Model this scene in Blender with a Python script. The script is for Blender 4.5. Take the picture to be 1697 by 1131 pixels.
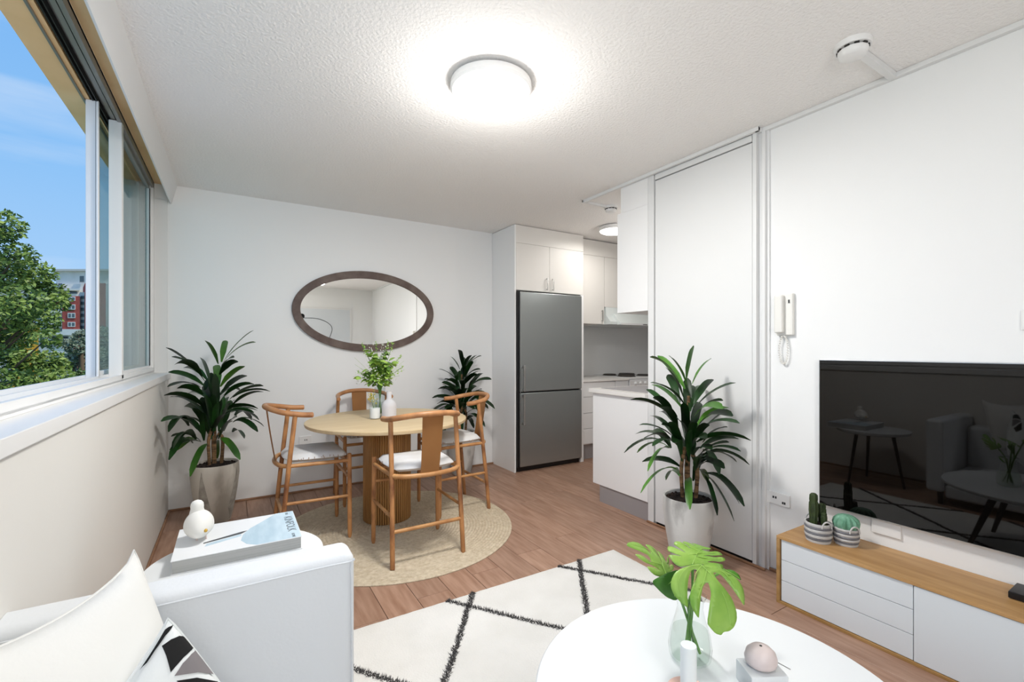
import bpy, bmesh, math, random
from mathutils import Vector, Matrix, Euler, noise as mnoise
PI = math.pi
SC = bpy.context.scene
COL = SC.collection
for o in list(bpy.data.objects): bpy.data.objects.remove(o)

# ------------------------------------------------------------------ camera, sky, light, exposure
YAW = math.atan(464.5 / 760)
EYE = 1.22
cam_d = bpy.data.cameras.new('camera'); cam = bpy.data.objects.new('camera', cam_d); COL.objects.link(cam)
cam.location = (0, 0, EYE); cam.rotation_euler = (PI / 2, 0, -YAW)
cam_d.sensor_width = 36; cam_d.lens = 760 / 1697 * 36; cam_d.shift_y = 13 / 1697
cam_d.clip_start = .02; cam_d.clip_end = 500
SC.camera = cam

def lin(c):
    if isinstance(c, str):
        c = c.lstrip('#'); c = [int(c[i:i + 2], 16) / 255 for i in (0, 2, 4)]
    return tuple((v / 12.92 if v <= .04045 else ((v + .055) / 1.055) ** 2.4) for v in c) + (1,)

w = bpy.data.worlds.new('sky'); SC.world = w; w.use_nodes = True
nt = w.node_tree; nt.nodes.clear()
out = nt.nodes.new('ShaderNodeOutputWorld'); bg = nt.nodes.new('ShaderNodeBackground')
tc = nt.nodes.new('ShaderNodeTexCoord'); sep = nt.nodes.new('ShaderNodeSeparateXYZ')
rmp = nt.nodes.new('ShaderNodeValToRGB')
e = rmp.color_ramp.elements
e[0].position = .0; e[0].color = lin('#b4d8fb')
e[1].position = .75; e[1].color = lin('#5fa6f0')
m_ = e.new(.28); m_.color = lin('#8fc4f8')
mp = nt.nodes.new('ShaderNodeMapping'); mp.inputs['Scale'].default_value = (1.2, 1.2, 9)
ns = nt.nodes.new('ShaderNodeTexNoise'); ns.inputs['Scale'].default_value = 2.2; ns.inputs['Detail'].default_value = 5
cr = nt.nodes.new('ShaderNodeValToRGB'); cr.color_ramp.elements[0].position = .5; cr.color_ramp.elements[1].position = .78
cr.color_ramp.elements[1].color = (.42, .42, .42, 1)
mx = nt.nodes.new('ShaderNodeMixRGB'); mx.inputs['Color2'].default_value = lin('#e4effc')
L = nt.links.new
L(tc.outputs['Generated'], sep.inputs[0]); L(sep.outputs['Z'], rmp.inputs[0])
L(tc.outputs['Generated'], mp.inputs[0]); L(mp.outputs[0], ns.inputs[0]); L(ns.outputs['Fac'], cr.inputs[0])
L(cr.outputs[0], mx.inputs['Fac']); L(rmp.outputs[0], mx.inputs['Color1']); L(mx.outputs[0], bg.inputs[0])
bg.inputs[1].default_value = .80
L(bg.outputs[0], out.inputs[0])

sun_d = bpy.data.lights.new('sun', 'SUN'); sun = bpy.data.objects.new('sun', sun_d); COL.objects.link(sun)
sun_d.energy = 3.2; sun_d.angle = .03; sun_d.color = (1, .95, .86)
sun.rotation_euler = Vector((-.55, .55, -.75)).to_track_quat('-Z', 'Y').to_euler()

def area(name, loc, size, power, color=(1, .985, .96), target=None, size_y=None):
    d = bpy.data.lights.new(name, 'AREA'); o = bpy.data.objects.new(name, d); COL.objects.link(o)
    d.shape = 'RECTANGLE' if size_y else 'DISK'; d.size = size
    if size_y: d.size_y = size_y
    d.energy = power; d.color = color; o.location = loc
    if target is not None: o.rotation_euler = (Vector(target) - Vector(loc)).to_track_quat('-Z', 'Y').to_euler()
    return o
# the ceiling lights' lamps (their diffusers glow, see ceiling_light below) and the added fill lamps
def point(name, loc, power, color=(1, .985, .96), r=.11):
    d = bpy.data.lights.new(name, 'POINT'); o = bpy.data.objects.new(name, d); COL.objects.link(o)
    d.energy = power; d.color = color; d.shadow_soft_size = r; o.location = loc; return o
area('lamp_living', (1.023, 1.858, 2.372), .34, 27)
point('fill_living_point', (1.023, 1.858, 2.16), 8.5, r=.08)  # added fill point in mid-air below the fitting, has no body
area('lamp_kitchen', (3.28, 3.4, 2.372), .27, 4.5, (1, .975, .94))
point('fill_kitchen_point', (3.3, 2.85, 2.1), 3.6, (1, .975, .94), .09)  # added kitchen fill with no fitting of its own
area('fill_up_rear', (.15, -1.0, 1.55), .7, 16, (1, .985, .97), target=(1.2, 3.2, 2.8))  # unseen fill added near the rear wall, aimed at the ceiling
area('fill_soft_rear', (.25, -1.25, 1.6), 1.5, 5, (1, .985, .97), target=(1.3, 3, 1.5), size_y=1.3)  # broad unseen fill added at the rear to soften the room
SC.view_settings.view_transform = 'Standard'; SC.view_settings.look = 'None'
SC.view_settings.gamma = 1; SC.view_settings.exposure = 0.31; SC.view_settings.use_curve_mapping = False

# ------------------------------------------------------------------ materials
def mat(name, col, rough=.5, metal=0, spec=.5, var=None, vscale=8, vstretch=(1, 1, 1), bump=0, bscale=60, bstretch=(1, 1, 1),
        coat=0, emit=0, trans=0, ior=1.45, objvar=0, alpha=1, sss=0, detail=4, lo=.35, hi=.65):
    m = bpy.data.materials.new(name); m.use_nodes = True
    n = m.node_tree; b = n.nodes['Principled BSDF']; k = n.links.new
    c = lin(col)
    b.inputs['Base Color'].default_value = c; b.inputs['Roughness'].default_value = rough
    b.inputs['Metallic'].default_value = metal; b.inputs['Specular IOR Level'].default_value = spec
    b.inputs['IOR'].default_value = ior; b.inputs['Coat Weight'].default_value = coat
    b.inputs['Transmission Weight'].default_value = trans; b.inputs['Alpha'].default_value = alpha
    if sss:
        b.inputs['Subsurface Weight'].default_value = sss; b.inputs['Subsurface Radius'].default_value = (.02, .02, .02)
    if emit:
        b.inputs['Emission Color'].default_value = c; b.inputs['Emission Strength'].default_value = emit
    t = n.nodes.new('ShaderNodeTexCoord')
    src = None
    if var:
        mpn = n.nodes.new('ShaderNodeMapping'); mpn.inputs['Scale'].default_value = vstretch
        no = n.nodes.new('ShaderNodeTexNoise'); no.inputs['Scale'].default_value = vscale; no.inputs['Detail'].default_value = detail
        r = n.nodes.new('ShaderNodeValToRGB'); r.color_ramp.elements[0].position = lo; r.color_ramp.elements[1].position = hi
        r.color_ramp.elements[0].color = c; r.color_ramp.elements[1].color = lin(var)
        k(t.outputs['Object'], mpn.inputs[0]); k(mpn.outputs[0], no.inputs[0]); k(no.outputs['Fac'], r.inputs[0])
        src = r.outputs[0]
        if objvar:
            oi = n.nodes.new('ShaderNodeObjectInfo')
            vm = n.nodes.new('ShaderNodeVectorMath'); vm.operation = 'ADD'
            mu = n.nodes.new('ShaderNodeMath'); mu.operation = 'MULTIPLY'; mu.inputs[1].default_value = 37
            k(oi.outputs['Random'], mu.inputs[0]); k(t.outputs['Object'], vm.inputs[0]); k(mu.outputs[0], vm.inputs[1]); k(vm.outputs[0], mpn.inputs[0])
    if objvar:
        oi = n.nodes.new('ShaderNodeObjectInfo'); hs = n.nodes.new('ShaderNodeHueSaturation')
        mr = n.nodes.new('ShaderNodeMapRange'); mr.inputs['To Min'].default_value = 1 - objvar; mr.inputs['To Max'].default_value = 1 + objvar
        k(oi.outputs['Random'], mr.inputs['Value']); k(mr.outputs[0], hs.inputs['Value'])
        if src: k(src, hs.inputs['Color'])
        else: hs.inputs['Color'].default_value = c
        src = hs.outputs[0]
    if src: k(src, b.inputs['Base Color'])
    if bump:
        mb = n.nodes.new('ShaderNodeMapping'); mb.inputs['Scale'].default_value = bstretch
        nb_ = n.nodes.new('ShaderNodeTexNoise'); nb_.inputs['Scale'].default_value = bscale; nb_.inputs['Detail'].default_value = 3
        bu = n.nodes.new('ShaderNodeBump'); bu.inputs['Strength'].default_value = bump; bu.inputs['Distance'].default_value = .01
        k(t.outputs['Object'], mb.inputs[0]); k(mb.outputs[0], nb_.inputs[0]); k(nb_.outputs['Fac'], bu.inputs['Height']); k(bu.outputs[0], b.inputs['Normal'])
    return m

M = {}
M['wall'] = mat('wall_paint', '#f1f1f0', .55, spec=.3, bump=.02, bscale=90)
M['ceiling'] = mat('ceiling_vermiculite', '#f6f3f0', .95, spec=.1, bump=.6, bscale=75)
M['trimw'] = mat('white_trim_paint', '#e6e6e5', .4)
M['cream'] = mat('cream_soffit_paint', '#fbd09a', .7, var='#f0c288', vscale=3)
M['alu'] = mat('white_aluminium', '#f0f0ef', .35, spec=.5)
M['alu_grey'] = mat('grey_aluminium_track', '#8d8a85', .4, metal=.3)
M['dark'] = mat('dark_rubber', '#23211f', .6)
M['glass'] = mat('window_glass', '#f2fbf8', .0, trans=1, ior=1.45)
def thin_glass(name, tint, refl=1.0):
    m = bpy.data.materials.new(name); m.use_nodes = True; n = m.node_tree; n.nodes.clear(); k = n.links.new
    o = n.nodes.new('ShaderNodeOutputMaterial'); mix = n.nodes.new('ShaderNodeMixShader'); tr = n.nodes.new('ShaderNodeBsdfTransparent')
    gl = n.nodes.new('ShaderNodeBsdfGlossy'); fr = n.nodes.new('ShaderNodeFresnel'); fr.inputs[0].default_value = 1.45
    gl.inputs['Roughness'].default_value = .0; tr.inputs[0].default_value = lin(tint)
    ge = n.nodes.new('ShaderNodeNewGeometry'); mr = n.nodes.new('ShaderNodeMapRange'); mr.inputs['To Min'].default_value = 1.45; mr.inputs['To Max'].default_value = 1 / 1.45
    k(ge.outputs['Backfacing'], mr.inputs['Value']); k(mr.outputs[0], fr.inputs[0])
    k(fr.outputs[0], mix.inputs[0]); k(tr.outputs[0], mix.inputs[1]); k(gl.outputs[0], mix.inputs[2]); k(mix.outputs[0], o.inputs[0])
    return m
M['pane'] = thin_glass('thin_window_glass', '#eef7f4')
M['vglass'] = thin_glass('thin_vase_glass', '#fbfdfc')
M['vglass2'] = thin_glass('thin_blue_vase_glass', '#eff4f5')
M['wood_trim'] = mat('oak_quad_moulding', '#a07a5e', .5, var='#8a6549', vscale=6, vstretch=(1, 1, 1))
M['plank'] = mat('laminate_oak', '#b08e79', .42, var='#8f6b56', vscale=9, vstretch=(5, .5, 1), objvar=.09, bump=.03, bscale=30, bstretch=(8, .6, 1), detail=8, lo=.3, hi=.75)
M['kick'] = mat('brushed_aluminium_kick', '#a9a6a8', .45, metal=.25)
M['cab'] = mat('white_laminate', '#f4f3f2', .4)
M['cabcream'] = mat('cream_laminate', '#e9e5df', .4)
M['bench'] = mat('pale_stone_bench', '#ece8e3', .3)
M['steel'] = mat('stainless_steel', '#a3a8a8', .3, metal=.8, bump=.01, bscale=200, bstretch=(1, 1, .01))
M['steel_dark'] = mat('dark_fridge_side', '#2c2d2e', .5)
M['chrome'] = mat('brushed_handle_metal', '#b8b8b6', .25, metal=.9)
M['enamel'] = mat('white_enamel', '#eeeeee', .25)
M['splash'] = mat('grey_splashback', '#f0f0ef', .3)
M['coil'] = mat('hotplate_iron', '#3a342f', .5)
M['hoodglass'] = mat('pale_hood_visor', '#e0e6e4', .15)
M['plastic'] = mat('white_plastic', '#efeeec', .35)
M['plastic_c'] = mat('ivory_plastic', '#ebe9e3', .4)
M['mframe'] = mat('weathered_brown_frame', '#5b4b45', .6, var='#73645c', vscale=10, bump=.1, bscale=40)
M['mirror'] = mat('mirror_silver', '#f4f2ee', .0, metal=1)
M['tv'] = mat('tv_glass', '#070605', .02, spec=.5)
M['tvb'] = mat('tv_bezel', '#c4c5c6', .3, metal=.6)
M['oak'] = mat('oak_veneer', '#c39a68', .45, var='#a87e4c', vscale=6, vstretch=(6, .6, 6), detail=8, lo=.3, hi=.7)
M['oak_edge'] = mat('oak_edge', '#b08a58', .5, var='#96713f', vscale=8, vstretch=(4, .8, 4))
M['lacq'] = mat('pale_grey_lacquer', '#dbe0e4', .3)
M['blackp'] = mat('black_plastic', '#151517', .35)
M['tabletop'] = mat('birch_top', '#d9c29b', .45, var='#cfb58b', vscale=5, vstretch=(.6, 7, 1), detail=6)
M['flute'] = mat('fluted_oak', '#b3854f', .5, var='#9c6f3e', vscale=9, vstretch=(3, 3, .3))
M['chair'] = mat('honey_cane_wood', '#c08a5a', .4, var='#96633e', vscale=7, vstretch=(2, 2, .7), lo=.35, hi=.75, objvar=.05)
M['chairleg'] = mat('knotty_cane_wood', '#bb8554', .4, var='#6f432a', vscale=9, vstretch=(1.5, 1.5, .8), lo=.42, hi=.7, bump=.15, bscale=30)
M['chairrail'] = mat('pale_cane_rail', '#c4925e', .4, var='#a87446', vscale=6, vstretch=(2, 2, 2))
M['splat'] = mat('tan_leather_splat', '#c08d58', .5, var='#b5824e', vscale=4)
M['seat'] = mat('pale_woven_cushion', '#dfe1e3', .9, var='#cfccc8', vscale=6, bump=.15, bscale=35, lo=.4, hi=.75)
M['mark'] = mat('cushion_stitch_mark', '#a48b7a', .9)
M['jute'] = mat('braided_jute', '#d6c8b0', .95, var='#bcab91', vscale=45, bump=.6, bscale=160, lo=.3, hi=.7)
M['shag'] = mat('ivory_wool_pile', '#e1dfdb', .98, bump=.35, bscale=140, var='#d8d6d1', vscale=4)
M['shagline'] = mat('charcoal_wool', '#4a4848', .98)
M['ctable'] = mat('white_satin_lacquer', '#dfe2e4', .32)
M['darkleg'] = mat('dark_stained_wood', '#2f241e', .45)
M['sofa'] = mat('white_sofa_fabric', '#dbdee1', .85, bump=.06, bscale=120)
M['cushw'] = mat('white_linen_cushion', '#dfdfdc', .9, bump=.06, bscale=100)
M['black'] = mat('black_print', '#0c0c0d', .85)
M['grey'] = mat('grey_print', '#7c7779', .85)
M['printwhite'] = mat('white_print_cushion', '#e0e4e4', .9, bump=.05, bscale=100)
M['bird'] = mat('matt_white_ceramic', '#e2e1dc', .6)
M['gold'] = mat('gold_paint', '#c9a24a', .35, metal=.6)
M['cover'] = mat('glossy_white_cover', '#e6e8ea', .3)
M['pages'] = mat('grey_book_pages', '#b9bab8', .8, var='#a9aaa8', vscale=3, vstretch=(1, 1, 120))
M['printblue'] = mat('pale_blue_cover_print', '#c5d8e3', .35, var='#aec6d4', vscale=8, vstretch=(4, 1, 1))
M['printdark'] = mat('dark_cover_print', '#4b4f52', .4)
M['ink'] = mat('grey_cover_ink', '#65717a', .5)
M['leaf'] = mat('glossy_palm_leaf', '#1a3d16', .38, spec=.35, var='#081c08', vscale=5, objvar=.4)
M['leaf_light'] = mat('young_palm_leaf', '#4a7a26', .38, var='#2c5a1a', vscale=6, objvar=.25)
M['cane'] = mat('palm_cane', '#8a6a48', .8, var='#4c3a26', vscale=20, vstretch=(1, 1, 5), bump=.3, bscale=40)
M['soil'] = mat('dark_soil', '#2a1c14', .95, var='#120c08', vscale=60, bump=1, bscale=60)
M['concrete'] = mat('veined_concrete_pot', '#cfcdc9', .6, var='#9d9a96', vscale=5, vstretch=(1.5, 1.5, .7), bump=.15, bscale=40, detail=9, lo=.52, hi=.66)
M['concrete2'] = mat('warm_concrete_pot', '#c3beb4', .65, var='#a39d92', vscale=4, vstretch=(1.4, 1.4, .6), bump=.15, bscale=40, detail=9, lo=.48, hi=.6)
M['conc_dark'] = mat('rough_concrete_facet', '#a9a49a', .8, var='#86827a', vscale=22, bump=.3, bscale=50)
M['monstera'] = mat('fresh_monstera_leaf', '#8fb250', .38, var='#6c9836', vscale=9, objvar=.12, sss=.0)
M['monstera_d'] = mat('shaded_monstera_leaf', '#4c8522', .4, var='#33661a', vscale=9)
M['rib'] = mat('monstera_midrib', '#9cc25c', .45)
M['stem'] = mat('green_stem', '#5f8f3a', .5)
M['water'] = thin_glass('vase_water', '#f4f8f5')
M['pinkc'] = mat('blush_ceramic', '#ddd0cd', .35, var='#cdbdb9', vscale=9)
M['pinkp'] = mat('blush_plate', '#e3bfb2', .35)
M['candle'] = mat('white_wax', '#e2e6e5', .5, sss=.2)
M['milk'] = mat('milky_liquid', '#eeeef0', .4)
M['frost'] = mat('frosted_glass', '#ececf0', .35, trans=.35, ior=1.15)
M['peach'] = mat('peach_bath_salt', '#e2cfc6', .7)
M['bleaf'] = mat('bouquet_leaf', '#a9c763', .5, var='#7ca23d', vscale=20, objvar=.25)
M['bleaf2'] = mat('bouquet_dark_leaf', '#5c8038', .5, objvar=.3)
M['petal'] = mat('white_blossom', '#e6e9e0', .7)
M['yellowf'] = mat('yellow_blossom', '#c9b24a', .7)
M['cactus'] = mat('dark_cactus', '#3b4a24', .6, var='#26331a', vscale=30, bump=.4, bscale=60)
M['cactus2'] = mat('mint_cactus', '#7fae94', .65, var='#5d8f74', vscale=30, bump=.4, bscale=60)
M['rope_w'] = mat('pale_grey_rope', '#c6c4c2', .95, bump=.5, bscale=90)
M['rope_g'] = mat('slate_rope', '#76777c', .95, bump=.5, bscale=90)
M['marble'] = mat('clear_acrylic_block', '#f4f7f8', .15, trans=.25, ior=1.2)
M['glow'] = mat('lamp_diffuser_glow', '#fffdf8', .5, emit=5)
M['glowk'] = mat('kitchen_diffuser_glow', '#fffaf0', .5, emit=3.2)
M['brick'] = mat('red_brick_facade', '#b5574c', .9, var='#a24a42', vscale=3)
M['render'] = mat('white_render_facade', '#e6e3dd', .9, var='#d8d4cc', vscale=.6)
M['renderg'] = mat('grey_render_facade', '#c9c7c2', .9)
M['yellow'] = mat('yellow_render', '#e6ac3c', .9, var='#d89c30', vscale=.5)
M['bglass'] = mat('building_glass', '#4d5a5e', .1, spec=.8)
M['bal'] = mat('balcony_rail_glass', '#a9b6b4', .2)
M['tleaf'] = mat('tree_leaf_bright', '#86994a', .5, var='#5d7432', vscale=1.2)
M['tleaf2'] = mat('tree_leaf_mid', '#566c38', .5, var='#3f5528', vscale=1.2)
M['tleaf3'] = mat('tree_leaf_grey', '#7f8a76', .6, var='#65715d', vscale=1)
M['bark'] = mat('bark', '#5b4a38', .9)
M['lawn'] = mat('grass', '#5b7a35', .95, var='#48652a', vscale=.8)

# ------------------------------------------------------------------ mesh helpers
def nb(): return bmesh.new()
def merge(bm, t):
    me = bpy.data.meshes.new('t'); t.to_mesh(me); t.free(); bm.from_mesh(me); bpy.data.meshes.remove(me)
def box(bm, x0, x1, y0, y1, z0, z1, bev=0, seg=2, rot=None, piv=None):
    t = bmesh.new(); bmesh.ops.create_cube(t, size=1)
    bmesh.ops.scale(t, vec=(abs(x1 - x0), abs(y1 - y0), abs(z1 - z0)), verts=t.verts)
    if bev: bmesh.ops.bevel(t, geom=t.edges[:], offset=bev, segments=seg, profile=.5, affect='EDGES')
    bmesh.ops.translate(t, vec=((x0 + x1) / 2, (y0 + y1) / 2, (z0 + z1) / 2), verts=t.verts)
    if rot is not None: bmesh.ops.rotate(t, cent=piv or ((x0 + x1) / 2, (y0 + y1) / 2, (z0 + z1) / 2), matrix=rot, verts=t.verts)
    merge(bm, t); return bm
def B(*a, **k): return box(nb(), *a, **k)
def lathe(prof, seg=32, c=(0, 0, 0), ribs=0, rib=0, bm=None, sx=1, sy=1):
    bm = bm or nb(); rings = []
    for r, z in prof:
        if r < 1e-6: rings.append([bm.verts.new((c[0], c[1], c[2] + z))])
        else:
            ring = []
            for i in range(seg):
                a = 2 * PI * i / seg; rr = r * (1 + ((rib * math.cos(ribs * a) if rib > 0 else rib * abs(math.sin(ribs * a / 2)) ** .0 * (1 - abs(math.sin(ribs * a / 2))) ** 2) if ribs else 0))
                ring.append(bm.verts.new((c[0] + rr * math.cos(a) * sx, c[1] + rr * math.sin(a) * sy, c[2] + z)))
            rings.append(ring)
    for p, q in zip(rings, rings[1:]):
        if len(p) == 1 and len(q) == 1: continue
        for i in range(seg):
            j = (i + 1) % seg
            if len(p) == 1: bm.faces.new((p[0], q[i], q[j]))
            elif len(q) == 1: bm.faces.new((p[i], p[j], q[0]))
            else: bm.faces.new((p[i], p[j], q[j], q[i]))
    for ring, flip in ((rings[0], True), (rings[-1], False)):
        if len(ring) > 1: bm.faces.new(ring[::-1] if flip else ring)
    bmesh.ops.recalc_face_normals(bm, faces=bm.faces); return bm
def open_lathe(prof, seg, c):
    bm = lathe(prof, seg, c); top = [f for f in bm.faces if len(f.verts) > 4 and f.calc_center_median().z > c[2] + .05]
    bmesh.ops.delete(bm, geom=top, context='FACES_ONLY'); return bm
def tube(pts, r, seg=10, bm=None, closed=False, flat=1):
    bm = bm or nb(); pts = [Vector(p) for p in pts]; n = len(pts)
    rr = r if isinstance(r, (list, tuple)) else [r] * n
    up = None; rings = []
    for i, p in enumerate(pts):
        if closed: t = (pts[(i + 1) % n] - pts[i - 1]).normalized()
        else: t = (pts[min(i + 1, n - 1)] - pts[max(i - 1, 0)]).normalized()
        if up is None:
            up = Vector((0, 0, 1)) if abs(t.z) < .9 else Vector((0, 1, 0))
        a = t.cross(up).normalized(); up = a.cross(t).normalized()
        rings.append([bm.verts.new(p + (a * math.cos(2 * PI * k / seg) + up * math.sin(2 * PI * k / seg) * flat) * rr[i]) for k in range(seg)])
    pairs = list(zip(rings, rings[1:])) + ([(rings[-1], rings[0])] if closed else [])
    for p, q in pairs:
        for k in range(seg):
            j = (k + 1) % seg; bm.faces.new((p[k], p[j], q[j], q[k]))
    if not closed: bm.faces.new(rings[0][::-1]); bm.faces.new(rings[-1])
    bmesh.ops.recalc_face_normals(bm, faces=bm.faces); return bm
def prism(pts, z0, z1, bm=None):
    bm = bm or nb()
    a = [bm.verts.new((x, y, z0)) for x, y in pts]; b = [bm.verts.new((x, y, z1)) for x, y in pts]
    bm.faces.new(a[::-1]); bm.faces.new(b)
    for i in range(len(pts)):
        j = (i + 1) % len(pts); bm.faces.new((a[i], a[j], b[j], b[i]))
    bmesh.ops.recalc_face_normals(bm, faces=bm.faces); return bm
def spline(pts, n=8):
    P = [Vector(p) for p in pts]; P = [P[0] * 2 - P[1]] + P + [P[-1] * 2 - P[-2]]; o = []
    for i in range(1, len(P) - 2):
        for k in range(n):
            t = k / n; a, b, c, d = P[i - 1:i + 3]
            o.append(.5 * ((2 * b) + (c - a) * t + (2 * a - 5 * b + 4 * c - d) * t * t + (3 * b - a - 3 * c + d) * t ** 3))
    o.append(P[-2]); return o

def obj(name, bm, m, parent=None, smooth=40, label=None, world=True):
    me = bpy.data.meshes.new(name)
    if parent is not None and world:
        off = Vector((0, 0, 0)); p = parent
        while p is not None: off += Vector(p.location); p = p.parent
        bmesh.ops.translate(bm, vec=-off, verts=bm.verts)
    loc = (0, 0, 0)
    if parent is None:
        xs = [v.co.x for v in bm.verts]; ys = [v.co.y for v in bm.verts]; zs = [v.co.z for v in bm.verts]
        loc = ((min(xs) + max(xs)) / 2, (min(ys) + max(ys)) / 2, min(zs))
        bmesh.ops.translate(bm, vec=-Vector(loc), verts=bm.verts)
    bm.to_mesh(me); bm.free()
    if m: me.materials.append(M[m] if isinstance(m, str) else m)
    if smooth:
        me.shade_smooth(); me.set_sharp_from_angle(angle=math.radians(smooth))
    o = bpy.data.objects.new(name, me); COL.objects.link(o); o.location = loc
    if smooth and len(me.polygons) < 800:
        wn = o.modifiers.new('weighted_normals', 'WEIGHTED_NORMAL'); wn.keep_sharp = True; wn.weight = 50
    if parent is not None: o.parent = parent
    if label: o['label'] = label
    return o
def tag(o, label=None, cat=None, group=None, kind=None):
    if label: o['label'] = label
    if cat: o['category'] = cat
    if group: o['group'] = group
    if kind: o['kind'] = kind
    return o
def thing(name, label, cat, loc=(0, 0, 0), group=None, rz=0):
    o = bpy.data.objects.new(name, None); COL.objects.link(o); o.location = loc; o.rotation_euler = (0, 0, rz)
    o.empty_display_size = .1
    return tag(o, label, cat, group)
def struct(name, bm, m, parent=None, **k):
    o = obj(name, bm, m, parent, **k)
    if parent is None: o['kind'] = 'structure'
    return o
def dup(root, loc, rz=0, label=None):
    def cp(o, par):
        c = o.copy(); COL.objects.link(c)
        if par: c.parent = par
        for ch in o.children: cp(ch, c)
        return c
    r = cp(root, None); r.location = loc; r.rotation_euler = (0, 0, rz)
    if label: r['label'] = label
    return r
def ray(px, py):
    s, c = math.sin(YAW), math.cos(YAW); u = (px - 848.5) / 760; v = -(py - 578.5) / 760
    return Vector((s + u * c, c - u * s, v))

# ------------------------------------------------------------------ room shell
CZ = 2.45; XL = -.405; XR = 2.54; YB = 4.27; YR = -1.32
rnd = random.Random(5)
# floor of laminate planks laid along the room
fl = struct('floor', B(-.68, 5.3, YR - .1, 4.7, -.12, -.012), 'wood_trim')
PW = .168; PL = 1.28; g = .0012
x = XL; row = 0
while x < 5.1:
    x1 = min(x + PW, 5.1); y = YR - (row * .47 % 1) * PL
    while y < 4.5:
        y0 = max(y, YR); y1 = min(y + PL, 4.5)
        if y1 - y0 > .02:
            if x >= XR and y1 < 2.2: y += PL; continue
            obj('plank', B(x + g, x1 - g, y0 + g, y1 - g, -.012, 0, bev=.0012, seg=1), 'plank', fl, smooth=0)
        y += PL
    x += PW; row += 1
struct('ceiling', B(-.487, 5.3, YR - .1, 4.7, CZ, CZ + .25), 'ceiling')
M['wallshade'] = mat('wall_paint_backlit_shade', '#e0ded9', .55, spec=.3)  # same wall paint darkened: the backlit shade is put into the colour
struct('wall_left', B(-.68, XL, YR - .1, 4.65, -.12, 1.0), 'wallshade')
wb = B(-.7, 1.866, YB, 4.65, -.12, CZ)
box(wb, 1.866, 2.368, YB + .008, 4.65, -.12, CZ)
struct('wall_back', wb, 'wall')
struct('wall_right', B(XR, 2.7, YR - .1, 1.425, -.12, CZ), 'wall')
struct('wall_rear', B(-.7, 2.7, YR - .12, YR, -.12, CZ), 'wall')
struct('wall_kitchen_back', B(2.4, 5.25, 4.5, 4.65, -.12, CZ), 'splash')
struct('wall_kitchen_right', B(5.1, 5.25, 2.1, 4.5, -.12, CZ), 'wall')
struct('wall_kitchen_front', B(2.56, 5.1, 2.1, 2.24, -.12, CZ), 'wall')
# partition beside the kitchen with a flush door
struct('wall_partition', B(2.56, 2.7, 1.425, 2.1, -.12, CZ), 'wall')
st = B(2.5, 2.56, 2.205, 2.255, 0, CZ - .02, bev=.002)
struct('trim_1', st, 'trimw')
dr = struct('door_1', B(2.508, 2.545, 1.502, 2.198, .022, 2.385, bev=.002), 'trimw')
obj('panel_above', B(2.505, 2.545, 1.502, 2.198, 2.392, 2.43, bev=.002), 'trimw', dr)
obj('shadow_gap', B(2.53, 2.556, 1.495, 2.205, .0, 2.44), 'dark', dr)
t2 = B(2.5, 2.56, 1.474, 1.497, 0, CZ - .02, bev=.002)
box(t2, 2.525, 2.56, 1.452, 1.474, 0, CZ - .02)
box(t2, 2.512, 2.56, 1.432, 1.452, 0, CZ - .02, bev=.004)
box(t2, 2.53, 2.56, 1.418, 1.432, 0, CZ - .02)
struct('trim_2', t2, 'trimw')
# baseboards: slim oak quad moulding
def quad(x0, x1, y0, y1): return B(x0, x1, y0, y1, 0, .016, bev=.005, seg=2)
struct('baseboard_left', quad(XL, XL + .014, YR, YB), 'wood_trim')
struct('baseboard_back', quad(XL, 2.38, YB - .014, YB), 'wood_trim')
struct('baseboard_right', quad(XR - .014, XR, YR, 1.42), 'wood_trim')
struct('baseboard_partition', quad(2.488, 2.5, 1.42, 2.26), 'wood_trim')
struct('baseboard_rear', quad(XL, XR, YR, YR + .014), 'wood_trim')
# window ledge
lb = B(-.56, -.388, YR, YB, 1.0, 1.042, bev=.004)
struct('trim_3', lb, 'trimw')
# pelmet board hiding the window head, slanted face
pb = nb()
prof = [(-.35, 2.45), (-.386, 2.309), (-.394, 2.309), (-.372, 2.45)]
va = [pb.verts.new((x, YR, z)) for x, z in prof]; vb = [pb.verts.new((x, YB, z)) for x, z in prof]
pb.faces.new(va); pb.faces.new(vb[::-1])
for i in range(4): pb.faces.new((va[i], vb[i], vb[(i + 1) % 4], va[(i + 1) % 4]))
bmesh.ops.recalc_face_normals(pb, faces=pb.faces)
struct('trim_4', pb, 'trimw')
struct('trim_5', B(-.487, -.372, YR, YB, 2.444, 2.45), 'cream')
struct('trim_6', B(-.69, -.575, YR - .1, 4.5, 2.405, 2.7), 'cream')   # outer reveal above the window
struct('trim_7', B(-.60, -.487, YR - .1, 4.5, 2.43, 2.7), 'wall')
struct('wall_left_upper', B(-.70, -.56, YR - .1, -.45, 1.0, CZ), 'wall')
struct('trim_8', B(-.49, -.41, YB - .012, YB, 1.042, 2.33, bev=.002), 'trimw')
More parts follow.
